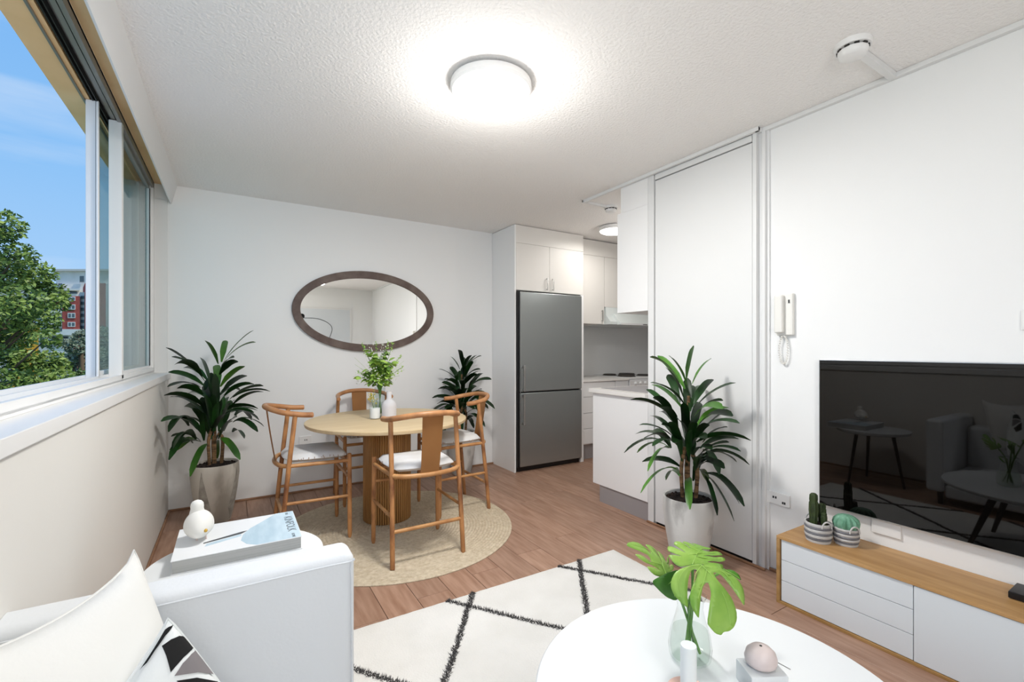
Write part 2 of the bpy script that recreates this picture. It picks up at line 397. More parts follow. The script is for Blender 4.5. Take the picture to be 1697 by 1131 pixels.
# ---- window_1: outer frame, tracks, fixed sash, slid-open sash
WY0, WY1 = -.45, 4.25
wi = struct('window_1', B(-.60, -.487, WY0, WY1, 1.042, 1.062, bev=.002), 'alu')
wf = B(-.505, -.487, WY0, WY1, 1.05, 1.085, bev=.002); box(wf, -.548, -.540, WY0, WY1, 1.055, 1.09); box(wf, -.60, -.590, WY0, WY1, 1.055, 1.095)
obj('sill_track', wf, 'alu', wi)
hd = B(-.60, -.487, WY0, WY1, 2.425, 2.444, bev=.002); box(hd, -.505, -.487, WY0, WY1, 2.395, 2.43, bev=.002)
box(hd, -.530, -.512, WY0, WY1, 2.405, 2.43); box(hd, -.60, -.592, WY0, WY1, 2.395, 2.43)
obj('head_frame', hd, 'alu_grey', wi)
tk = B(-.548, -.544, WY0, WY1, 2.395, 2.43); box(tk, -.566, -.560, WY0, WY1, 2.400, 2.43)
obj('head_track', tk, 'dark', wi)
jb = B(-.60, -.487, WY1 - .035, WY1 + .015, 1.05, 2.44, bev=.003)
obj('far_jamb', jb, 'alu', wi)
obj('near_jamb', B(-.60, -.487, WY0 - .02, WY0 + .03, 1.05, 2.44, bev=.003), 'alu', wi)
# inner fixed sash
s1 = obj('fixed_sash', B(-.540, -.487, 3.09, 3.135, 1.062, 2.402, bev=.003), 'alu', wi)
ss = B(-.528, -.500, 4.165, 4.215, 1.07, 2.41, bev=.003); box(ss, -.528, -.503, 3.1, 4.2, 1.062, 1.10, bev=.003)
obj('sash_rail', ss, 'alu', s1)
obj('sash_top_rail', B(-.528, -.503, 3.1, 4.2, 2.372, 2.41, bev=.003), 'alu_grey', s1)
obj('rubber_seal', B(-.504, -.4995, 4.154, 4.166, 1.10, 2.37), 'dark', s1)
obj('glass_pane', B(-.517, -.513, 3.13, 4.17, 1.098, 2.375), 'pane', s1, smooth=0)
# outer sliding sash, slid open to the far side
s2 = obj('sliding_sash', B(-.590, -.550, 2.9, 2.945, 1.065, 2.404, bev=.003), 'alu', wi)
sb = B(-.549, -.540, 2.885, 2.90, 1.08, 2.40, bev=.002); box(sb, -.575, -.560, 2.94, 4.15, 1.065, 1.11, bev=.002)
box(sb, -.575, -.560, 4.15, 4.2, 1.065, 2.40, bev=.002)
obj('sash_rail', sb, 'alu', s2)
obj('interlock_strip', B(-.553, -.545, 2.895, 2.935, 1.08, 2.40), 'alu_grey', s2)
obj('glass_pane', B(-.570, -.566, 2.94, 4.16, 1.10, 2.38), 'pane', s2, smooth=0)

# ------------------------------------------------------------------ ceiling things
def ceiling_light(x, y, r, label, gm):
    t = thing('ceiling_light', label, 'ceiling light', (x, y, 2.372))
    obj('base_ring', lathe([(r * .9, 2.45), (r * 1.02, 2.44), (r * 1.03, 2.415), (r * .98, 2.405)][::-1], 48, (x, y, 0)), 'plastic', t)
    obj('diffuser', lathe([(0, 2.378), (r * .5, 2.381), (r * .8, 2.388), (r * .94, 2.398), (r * 1.0, 2.41), (r * .99, 2.425)], 48, (x, y, 0)), gm, t)
    return t
ceiling_light(1.023, 1.858, .182, 'round white ceiling light glowing in the middle of the living room ceiling', 'glow')
ceiling_light(3.28, 3.4, .145, 'round warm ceiling light half hidden behind the overhead kitchen cupboard', 'glowk')
ceiling_light(1.1, -.55, .182, 'added unseen round ceiling light brightening the near part of the room', 'glow')  # out of view, added to brighten the near end
def detector(x, y, r, label, hz=2.45):
    t = thing('smoke_detector', label, 'smoke detector', (x, y, hz - .05))
    obj('base_plate', lathe([(r, -.022), (r * 1.04, -.018), (r * 1.04, 0)], 32, (x, y, hz)), 'plastic', t)
    obj('sensor_cap', lathe([(0, -.058), (r * .62, -.056), (r * .78, -.048), (r * .84, -.032), (r * .84, -.028)], 32, (x, y, hz)), 'plastic', t)
    v = nb()
    for i in range(10):
        a = 2 * PI * i / 10
        box(v, x + r * .82 - .004, x + r * .82 + .004, y - .008, y + .008, hz - .029, hz - .021, rot=Matrix.Rotation(a, 3, 'Z'), piv=(x, y, hz))
    obj('vents', v, 'dark', t)
    return t
detector(2.135, .86, .062, 'white round smoke detector on the ceiling joined by a short conduit to the right wall')
detector(2.79, 2.93, .055, 'small smoke detector on the kitchen ceiling beside the overhead cupboard')
cb = B(2.515, 2.54, YR, 1.46, 2.427, 2.45, bev=.003)
box(cb, 2.478, 2.54, 1.45, 1.475, 2.427, 2.45, bev=.003); box(cb, 2.475, 2.498, 1.45, 2.94, 2.427, 2.45, bev=.003)
box(cb, 2.475, 2.74, 2.92, 2.94, 2.43, 2.45, bev=.003)
tag(obj('ceiling_conduit', cb, 'trimw'), 'long white painted cable conduit along the top of the right wall into the kitchen', 'conduit')
tag(obj('ceiling_conduit', B(2.19, 2.52, .845, .875, 2.425, 2.45, bev=.003), 'trimw'), 'short white conduit stub from the smoke detector to the right wall', 'conduit')

# ------------------------------------------------------------------ kitchen
FX0, FX1, FY = 2.385, 3.20, 3.83
c = thing('fridge_surround', 'tall white cupboard surround with two doors above the fridge', 'cupboard', ((FX0 + FX1) / 2, FY, 0))
obj('side_panel', B(FX0 - .015, FX0 + .003, FY, 4.49, 0, 2.445, bev=.001), 'cab', c)
obj('side_panel', B(FX1 + .004, FX1 + .045, FY - .005, 4.33, 0, 1.80, bev=.002), 'cab', c)
obj('carcass', B(FX0 + .003, FX1 + .045, FY + .02, 4.35, 1.80, 2.445), 'cabcream', c)
obj('pelmet', B(FX0 + .003, FX1 + .045, FY, FY + .02, 2.27, 2.445, bev=.001), 'cabcream', c)
xm = 2.795
for a, b, hx in ((FX0 + .004, xm - .0015, xm - .04), (xm + .0015, FX1 + .044, xm + .035)):
    d = obj('door', B(a, b, FY - .001, FY + .018, 1.803, 2.268, bev=.0015), 'cabcream', c)
    h = B(hx - .005, hx + .005, FY - .028, FY - .018, 1.82, 1.945, bev=.002)
    box(h, hx - .004, hx + .004, FY - .02, FY, 1.825, 1.833); box(h, hx - .004, hx + .004, FY - .02, FY, 1.932, 1.94)
    obj('handle', h, 'chrome', d)
f = thing('fridge', 'tall stainless steel fridge freezer with long bar handles on the left', 'fridge', ((FX0 + FX1) / 2, FY, 0))
obj('body', B(FX0 + .006, FX1 - .004, FY + .012, 4.32, .03, 1.785, bev=.004), 'steel_dark', f)
def fdoor(z0, z1, hz0, hz1):
    d = obj('door', B(FX0 + .03, FX1 - .004, FY - .035, FY + .01, z0, z1, bev=.008, seg=3), 'steel', f)
    hx = FX0 + .052
    h = B(hx - .011, hx + .011, FY - .085, FY - .068, hz0, hz1, bev=.005)
    box(h, hx - .009, hx + .009, FY - .075, FY - .03, hz0 + .006, hz0 + .03, bev=.003); box(h, hx - .009, hx + .009, FY - .075, FY - .03, hz1 - .03, hz1 - .006, bev=.003)
    obj('handle', h, 'chrome', d)
fdoor(.795, 1.785, .80, 1.06); fdoor(.055, .782, .47, .775)
obj('edge_strip', B(FX0 + .006, FX0 + .03, FY - .02, FY + .012, .05, 1.785, bev=.003), 'blackp', f)
obj('edge_highlight', B(FX0 + .028, FX0 + .034, FY - .037, FY - .03, .06, 1.78, bev=.002), 'chrome', f)
ft = nb()
for xx in (FX0 + .05, FX1 - .05): lathe([(.018, 0), (.018, .035)], 12, (xx, FY + .03, 0), bm=ft)
box(ft, FX0 + .01, FX1 - .01, FY + .01, FY + .05, .004, .05)
obj('foot', ft, 'blackp', f)
# wall cupboards right of the fridge
UX0, UY = 3.25, 3.92
c = thing('wall_cupboard', 'cream wall cupboard with tall doors right of the fridge, stepping up over the hood', 'cupboard', (3.5, UY, 1.5))
obj('carcass', B(UX0, 5.09, UY + .018, 4.498, 1.70, 2.44), 'cabcream', c)
obj('lower_carcass', B(UX0, 3.64, UY + .018, 4.498, 1.502, 1.70), 'cabcream', c)
obj('pelmet', B(UX0, 5.09, UY, UY + .018, 2.27, 2.44, bev=.001), 'cabcream', c)
for a, b, z0 in ((UX0 + .001, 3.628, 1.502), (3.632, 4.05, 1.70), (4.054, 4.55, 1.70), (4.554, 5.08, 1.70)):
    d = obj('door', B(a, b, UY - .001, UY + .017, z0, 2.268, bev=.0015), 'cabcream', c)
    if z0 < 1.6:
        h = B(3.585, 3.594, UY - .026, UY - .017, 1.53, 1.66, bev=.002); box(h, 3.586, 3.593, UY - .02, UY, 1.535, 1.543); box(h, 3.586, 3.593, UY - .02, UY, 1.647, 1.655)
        obj('handle', h, 'chrome', d)
c = thing('range_hood', 'slim pale range hood with angled visor above the cooker', 'range hood', (3.95, 3.95, 1.49))
def xprism(pr, x0, x1):
    hb = nb(); a_ = [hb.verts.new((x0, y, z)) for y, z in pr]; b_ = [hb.verts.new((x1, y, z)) for y, z in pr]
    hb.faces.new(a_); hb.faces.new(b_[::-1])
    for i in range(len(pr)): j = (i + 1) % len(pr); hb.faces.new((a_[i], b_[i], b_[j], a_[j]))
    bmesh.ops.recalc_face_normals(hb, faces=hb.faces); return hb
obj('body', xprism([(4.49, 1.50), (3.84, 1.50), (3.84, 1.53), (3.905, 1.60), (3.915, 1.698), (4.49, 1.698)], 3.648, 4.62), 'hoodglass', c)
obj('visor', xprism([(3.836, 1.496), (3.79, 1.496), (3.79, 1.512), (3.90, 1.628), (3.904, 1.60), (3.836, 1.53)], 3.75, 4.60), 'hoodglass', c)
obj('front_strip', B(3.76, 4.60, 3.783, 3.79, 1.494, 1.516, bev=.002), 'enamel', c)
obj('badge', B(4.11, 4.18, 3.781, 3.7835, 1.501, 1.509), 'steel_dark', c)
BY = 3.86
c = thing('drawer_unit', 'white kitchen drawer unit under the bench beside the fridge', 'drawers', (3.5, BY, 0))
obj('carcass', B(3.255, 3.742, BY + .02, 4.49, .165, .852), 'cab', c)
for z0, z1 in ((.694, .85), (.516, .690), (.346, .512), (.178, .342)):
    d = obj('drawer', B(3.257, 3.741, BY, BY + .02, z0, z1, bev=.0015), 'cab', c)
    if z0 > .6: obj('handle', B(3.42, 3.56, BY - .022, BY - .006, .765, .774, bev=.002), 'wood_trim', d)
obj('kick_board', B(3.257, 3.741, BY + .05, BY + .065, 0, .165), 'kick', c)
tag(obj('kitchen_bench', B(3.252, 3.955, BY - .015, 4.495, .855, .878, bev=.003), 'bench'), 'pale stone kitchen bench top between the fridge and the cooker', 'bench top')
tag(obj('filler_cupboard', B(3.747, 3.945, BY - .004, 4.49, .0, .853, bev=.002), 'enamel'), 'narrow bright white filler cupboard left of the cooker', 'cupboard')
CKX = 3.962
c = thing('cooker', 'white freestanding electric cooker with four front knobs and hotplates', 'cooker', (CKX + .3, BY, 0))
obj('body', B(CKX, CKX + .6, BY + .01, 4.48, .02, .862, bev=.004), 'enamel', c)
obj('control_panel', B(CKX + .002, CKX + .598, BY - .01, BY + .012, .765, .858, bev=.003), 'enamel', c)
obj('oven_door', B(CKX + .01, CKX + .59, BY - .012, BY + .012, .2, .75, bev=.005), 'enamel', c)
obj('cooktop', B(CKX - .002, CKX + .602, BY - .005, 4.49, .862, .884, bev=.004), 'enamel', c)
for i in range(5):
    k = lathe([(.021, 0), (.023, .006), (.019, .012), (.015, .026), (0, .027)], 20)
    bmesh.ops.rotate(k, cent=(0, 0, 0), matrix=Matrix.Rotation(PI / 2, 3, 'X'), verts=k.verts)
    bmesh.ops.translate(k, vec=(CKX + .095 + i * .082, BY - .01, .812), verts=k.verts)
    obj('knob', k, 'plastic', c)
for hx, hy, hr in ((.15, .19, .10), (.45, .19, .08), (.15, .48, .08), (.45, .48, .10)):
    obj('hotplate', lathe([(hr + .012, 0), (hr + .012, .004), (hr, .006), (hr, .014), (hr - .01, .018), (0, .018)], 32, (CKX + hx, BY + hy, .884)), 'coil', c)
tp = tube([(3.52, 4.2, .878), (3.52, 4.2, .985)], .005, 8); lathe([(.014, .878), (.014, .886)], 12, (3.52, 4.2, 0), bm=tp)
tag(obj('bench_rod', tp, 'steel_dark'), 'thin dark upright rod on the kitchen bench near the splashback', 'rod')
# peninsula
c = thing('peninsula_cupboard', 'plain white kitchen peninsula back panel beside the tall palm', 'cupboard', (2.8, 2.5, 0))
obj('back_panel', B(2.5, 2.518, 2.257, 2.832, .137, .868, bev=.002), 'cab', c)
obj('carcass', B(2.518, 3.1, 2.245, 2.83, .137, .868), 'cab', c)
obj('kick_board', B(2.512, 2.53, 2.257, 2.765, 0, .137), 'kick', c)
obj('end_kick', B(2.53, 3.05, 2.75, 2.765, 0, .137), 'kick', c)
c = thing('peninsula_bench', 'white stone peninsula bench top with a flat grey sheet on it', 'bench top', (2.8, 2.5, .87))
obj('slab', B(2.472, 3.13, 2.257, 2.855, .868, .90, bev=.003), 'bench', c)
sk = B(2.56, 3.06, 2.30, 2.80, .9005, .903, bev=.001)
obj('grey_sheet', sk, 'kick', c)  # thin grey sheet lying on the slab, no basin
c = thing('overhead_cupboard', 'white overhead cupboard hanging above the peninsula up to the ceiling', 'cupboard', (2.65, 2.4, 1.49))
obj('body', B(2.5, 2.83, 2.257, 2.556, 1.49, 2.24, bev=.002), 'cab', c)
obj('top_filler', B(2.5, 2.83, 2.257, 2.52, 2.24, 2.428, bev=.001), 'cab', c)

# ------------------------------------------------------------------ right wall: tv, intercom, plates
t = thing('television', 'large flat black television on the right wall above the low cabinet', 'television', (2.52, .51, .445))
obj('screen', B(2.498, 2.501, -.122, 1.150, .449, 1.163), 'tv', t, smooth=0)
obj('frame', B(2.4995, 2.537, -.126, 1.154, .445, 1.167, bev=.002), 'tvb', t)
t = thing('intercom', 'ivory wall intercom handset with hanging cord left of the television', 'intercom', (2.54, 1.33, 1.29))
obj('back_plate', B(2.515, 2.54, 1.288, 1.375, 1.292, 1.515, bev=.006, seg=3), 'plastic_c', t)
hs = B(2.488, 2.515, 1.328, 1.372, 1.305, 1.508, bev=.009, seg=3)
obj('handset', hs, 'plastic_c', t)
obj('button', B(2.512, 2.5165, 1.302, 1.309, 1.462, 1.48), 'steel_dark', t)
pts = []
for i in range(141):
    a = i / 140; ang = 2 * PI * a
    cy = 1.338 - .022 * math.sin(ang); cz = 1.215 + .075 * math.cos(ang); k = 34 * ang
    pts.append((2.522 + .005 * math.cos(k), cy + .005 * math.sin(k), cz + (.0)))
obj('coiled_cord', tube(pts, .0022, 6), 'plastic_c', t)
def plate(name, label, y0, y1, z0, z1, holes, cat='power point'):
    t = thing(name, label, cat, (2.54, (y0 + y1) / 2, z0))
    obj('face_plate', B(2.529, 2.54, y0, y1, z0, z1, bev=.003), 'plastic', t)
    h = nb()
    for (yy, zz) in holes: box(h, 2.5275, 2.53, yy - .004, yy + .004, zz - .006, zz + .006)
    if holes: obj('socket_slots', h, 'steel_dark', t)
    return t
plate('power_point', 'white socket plate low on the right wall left of the low cabinet', 1.31, 1.432, .372, .438, [(1.395, .41), (1.382, .41), (1.345, .39), (1.335, .39)])
plate('blank_plate', 'flat white blank wall plate just under the television', .835, .945, .372, .436, [], 'wall plate')
t = plate('light_switch', 'white light switch plate at the right edge above the television', .395, .473, 1.29, 1.366, [], 'light switch')
obj('rocker', B(2.526, 2.53, .42, .448, 1.31, 1.346, bev=.001), 'plastic', t)
t = thing('power_point', 'small white socket on the back wall behind the left dining chair', 'power point', (.54, 4.262, .40))
obj('face_plate', B(.488, .585, 4.262, 4.27, .405, .475, bev=.003), 'plastic', t)
obj('socket_slots', box(B(.53, .536, 4.2605, 4.2625, .435, .447), .545, .551, 4.2605, 4.2625, .435, .447), 'steel_dark', t)

# ------------------------------------------------------------------ mirror
t = thing('oval_mirror', 'large oval wall mirror in a flat dark brown frame above the dining table', 'mirror', (1.06, 4.262, 1.2))
cx, cz = 1.061, 1.560; ox, oz, ix, iz = .630, .365, .566, .299
bm = nb(); R = []
N = 96
for k, (ax, az, yy) in enumerate(((ox, oz, 4.268), (ox, oz, 4.242), (ox - .006, oz - .006, 4.238), (ix + .004, iz + .004, 4.238), (ix, iz, 4.242), (ix, iz, 4.268))):
    R.append([bm.verts.new((cx + ax * math.cos(2 * PI * i / N), yy, cz + az * math.sin(2 * PI * i / N))) for i in range(N)])
for a in range(6):
    p, q = R[a], R[(a + 1) % 6]
    for i in range(N): bm.faces.new((p[i], p[(i + 1) % N], q[(i + 1) % N], q[i]))
bmesh.ops.recalc_face_normals(bm, faces=bm.faces)
obj('frame', bm, 'mframe', t)
bm = nb(); va = [bm.verts.new((cx + (ix + .002) * math.cos(2 * PI * i / N), 4.250, cz + (iz + .002) * math.sin(2 * PI * i / N))) for i in range(N)]
vb = [bm.verts.new(v.co + Vector((0, .01, 0))) for v in va]; bm.faces.new(va); bm.faces.new(vb[::-1])
for i in range(N): bm.faces.new((va[i], va[(i + 1) % N], vb[(i + 1) % N], vb[i]))
bmesh.ops.recalc_face_normals(bm, faces=bm.faces)
obj('mirror_glass', bm, 'mirror', t, smooth=20)
# pale framed line drawing on the rear wall, seen in the mirror
t = thing('framed_print', 'large pale framed line drawing seen in the oval mirror', 'picture', (1.5, YR + .02, 1.05))
fb = B(.95, 2.11, YR, YR + .025, 1.0, 2.05, bev=.003)
obj('frame', fb, 'trimw', t)
obj('print', B(.985, 2.075, YR + .024, YR + .0275, 1.035, 2.015), 'lacq', t)
obj('drawn_line', tube(spline([(1.13, YR + .03, 1.83), (1.5, YR + .03, 1.81), (1.72, YR + .03, 1.66), (1.66, YR + .03, 1.40), (1.52, YR + .03, 1.18), (1.8, YR + .03, 1.1)], 8), .005, 6), 'steel_dark', t)
dk = lathe([(0, -.002), (.05, -.002), (.05, .002), (0, .002)], 24); bmesh.ops.rotate(dk, cent=(0, 0, 0), matrix=Matrix.Rotation(PI / 2, 3, 'X'), verts=dk.verts)
bmesh.ops.translate(dk, vec=(1.17, YR + .029, 1.86), verts=dk.verts); obj('black_dot', dk, 'black', t)

# ------------------------------------------------------------------ low media cabinet
SX0, SX1, SY1, SY0, SH = 2.24, 2.535, 1.222, -.25, .322
t = thing('media_cabinet', 'low oak cabinet with pale grey fronts under the television', 'cabinet', (2.39, .5, 0))
obj('top', B(SX0, SX1, SY0, SY1, SH - .014, SH, bev=.0015), 'oak', t)
obj('side_panel', B(SX0, SX1, SY1 - .016, SY1, .0, SH - .014, bev=.001), 'oak_edge', t)
obj('side_panel', B(SX0, SX1, SY0, SY0 + .016, .0, SH - .014, bev=.001), 'oak_edge', t)
obj('bottom_panel', B(SX0, SX1, SY0 + .016, SY1 - .016, .0, .012, bev=.001), 'oak_edge', t)
obj('carcass', B(SX0 + .03, SX1, SY0 + .016, SY1 - .016, .012, SH - .014), 'oak_edge', t)
yd = .703
for k in range(3):
    z0 = .0145 + k * .0983
    obj('drawer', B(SX0 + .008, SX0 + .03, yd + .0015, SY1 - .0195, z0, z0 + .0962, bev=.0012), 'lacq', t)
obj('door', B(SX0 + .005, SX0 + .03, .218, yd - .0015, .0145, SH - .0165, bev=.0015), 'lacq', t)
obj('door', B(SX0 + .005, SX0 + .03, SY0 + .018, .215, .0145, SH - .0165, bev=.0015), 'lacq', t)
t = thing('media_box', 'small flat black set top box on the right end of the low oak cabinet', 'electronics', (2.40, .43, SH))
obj('case', B(2.385, 2.50, .35, .478, SH + .002, SH + .026, bev=.003), 'blackp', t)
obj('rubber_foot', B(2.40, 2.485, .365, .463, SH, SH + .003), 'dark', t)

def basket_pot(x, y, r, h, label, kind):
    t = thing('potted_cactus', label, 'cactus', (x, y, SH), 'cacti in striped baskets')
    n = 7
    for i in range(n):
        a = h * i / n; b = h * (i + 1) / n; rr = r * (.86 + .14 * min(1, (i + 1) / 3))
        pf = [(rr * .97, a), (rr * 1.01, (a + b) / 2), (rr * .97, b)]
        pf = [(rr * .8, a)] + pf + [(rr * .8, b)] if i < n - 1 else [(rr * .8, a)] + pf + [(rr * .88, b), (rr * .88, b - .012)]
        obj('rope_band', lathe(pf, 36, (x, y, SH)), 'rope_g' if i in (1, 3, 5) else 'rope_w', t)
    obj('soil', lathe([(0, h - .004), (r * .6, h - .008), (r * .87, h - .012), (r * .8, h - .03)], 24, (x, y, SH)), 'soil', t)
    d = Vector((-.52, -.85, 0)).normalized(); s = Vector((d.y, -d.x, 0))
    for sg in (1, -1):
        p0 = Vector((x, y, SH + h - .012)) + d * sg * r
        pts = [p0 + s * (.022 * math.cos(a)) + Vector((0, 0, .03 * math.sin(a))) + d * sg * .003 for a in [PI * k / 10 for k in range(11)]]
        obj('rope_handle', tube(pts, .0035, 8), 'rope_w', t)
    if kind == 0:
        def col(ox, oy, rr, hh):
            pf = [(rr * .8, -.02), (rr * .85, hh * .1), (rr, hh * .4), (rr * .96, hh * .66), (rr * .82, hh * .7), (rr * .9, hh * .78), (rr * .85, hh * .92), (rr * .45, hh * .985), (0, hh)]
            return lathe(pf, 48, (x + ox, y + oy, SH + h), ribs=8, rib=.10)
        obj('cactus_stem', col(-.018, .012, .019, .135), 'cactus', t)
        obj('cactus_stem', col(.022, -.006, .017, .085), 'cactus', t)
        obj('cactus_stem', col(.0, -.024, .013, .05), 'cactus', t)
    else:
        obj('cactus_body', lathe([(.03, -.02), (.046, .0), (.050, .018), (.046, .036), (.032, .050), (.014, .056), (0, .054)], 64, (x, y, SH + h), ribs=13, rib=.09), 'cactus2', t)
    return t
basket_pot(2.345, 1.085, .056, .088, 'tall dark column cactus in striped grey basket near the cabinet end', 0)
basket_pot(2.415, 1.0, .051, .078, 'round mint green cactus in striped basket, the shorter of two', 1)

# ------------------------------------------------------------------ rugs
def jute():
    R0 = .784; rings = 38; pf = [(0, .004)]
    for i in range(rings):
        a = R0 * i / rings; b = R0 * (i + 1) / rings
        if i: pf.append((a, .005))
        pf += [(a + (b - a) * .3, .0095), (a + (b - a) * .7, .0095)]
    pf += [(R0, .005), (R0, .001)]
    return lathe(pf[::-1], 96, (.962, 3.081, 0))
tag(obj('jute_rug', jute(), 'jute'), 'round braided natural jute rug under the dining table', 'rug')
RX0, RX1, RY0, RY1 = .36, 1.966, -.6, 2.043
rg = thing('wool_rug', 'ivory rug with charcoal diamond lines under the coffee table', 'rug', (1.16, .72, 0))
bm = nb(); nx, ny = 80, 130
G = [[bm.verts.new((RX0 + (RX1 - RX0) * i / nx + (.003 * mnoise.noise(Vector((j * .3, 0, 5))) if i in (0, nx) else 0),
      RY0 + (RY1 - RY0) * j / ny + (.003 * mnoise.noise(Vector((i * .3, 3, 5))) if j in (0, ny) else 0),
      .013 + .0015 * mnoise.noise(Vector((i * .7, j * .7, 0))) - (.006 if i in (0, nx) or j in (0, ny) else 0))) for j in range(ny + 1)] for i in range(nx + 1)]
for i in range(nx):
    for j in range(ny): bm.faces.new((G[i][j], G[i + 1][j], G[i + 1][j + 1], G[i][j + 1]))
box(bm, RX0 + .002, RX1 - .002, RY0 + .002, RY1 - .002, 0, .008)
obj('pile', bm, 'shag', rg)
rr = random.Random(11)
def rug_line(x_at, sl, seed):
    # x = x_at + sl * (2.04 - y): tufts with a little wander
    bm = nb(); cnt = 0; ys = 2.04
    while ys > RY0:
        xx = x_at + sl * (2.04 - ys) + .016 * mnoise.noise(Vector((seed * 9.1, ys * 3.3, 0))) + .005 * mnoise.noise(Vector((seed * 4, ys * 14, 0)))
        if RX0 + .01 < xx < RX1 - .01 and ys < RY1 - .006:
            n = Vector((1, sl, 0)).normalized()
            for _ in range(7):
                o = n * rr.uniform(-.010, .010); b = Vector((xx, ys, .011)) + o
                tip = b + n * rr.uniform(-.014, .014) + Vector((0, rr.uniform(-.008, .008), rr.uniform(.006, .012)))
                a = rr.uniform(0, 2 * PI); q = Vector((math.cos(a), math.sin(a), 0)) * .0022; q2 = Vector((-q.y, q.x, 0))
                v = [bm.verts.new(b + q), bm.verts.new(b - q * .5 + q2), bm.verts.new(b - q * .5 - q2), bm.verts.new(tip)]
                bm.faces.new((v[0], v[1], v[3])); bm.faces.new((v[1], v[2], v[3])); bm.faces.new((v[2], v[0], v[3])); cnt += 1
        ys -= .003
    if cnt > 20: obj('tufted_line', bm, 'shagline', rg, smooth=0)
    else: bm.free()
for k in range(-3, 3): rug_line(.872 + .667 * k, .745, k + 10)
for k in range(-1, 5): rug_line(1.024 + .677 * k, -.74, k + 30)

# ------------------------------------------------------------------ dining table
TX, TY, TZ = .965, 3.285, .72
t = thing('dining_table', 'round pale birch dining table on a thick fluted oak drum base', 'table', (TX, TY, .0095))
obj('tabletop', lathe([(0, TZ - .026), (.545, TZ - .026), (.553, TZ - .022), (.556, TZ - .012), (.556, TZ - .003), (.552, TZ), (0, TZ)], 96, (TX, TY, 0)), 'tabletop', t)
obj('drum_base', lathe([(.155, .0095), (.166, .012), (.166, TZ - .03), (.155, TZ - .026)], 64 * 8, (TX - .01, TY, 0), ribs=64, rib=-.055), 'flute', t, smooth=70)

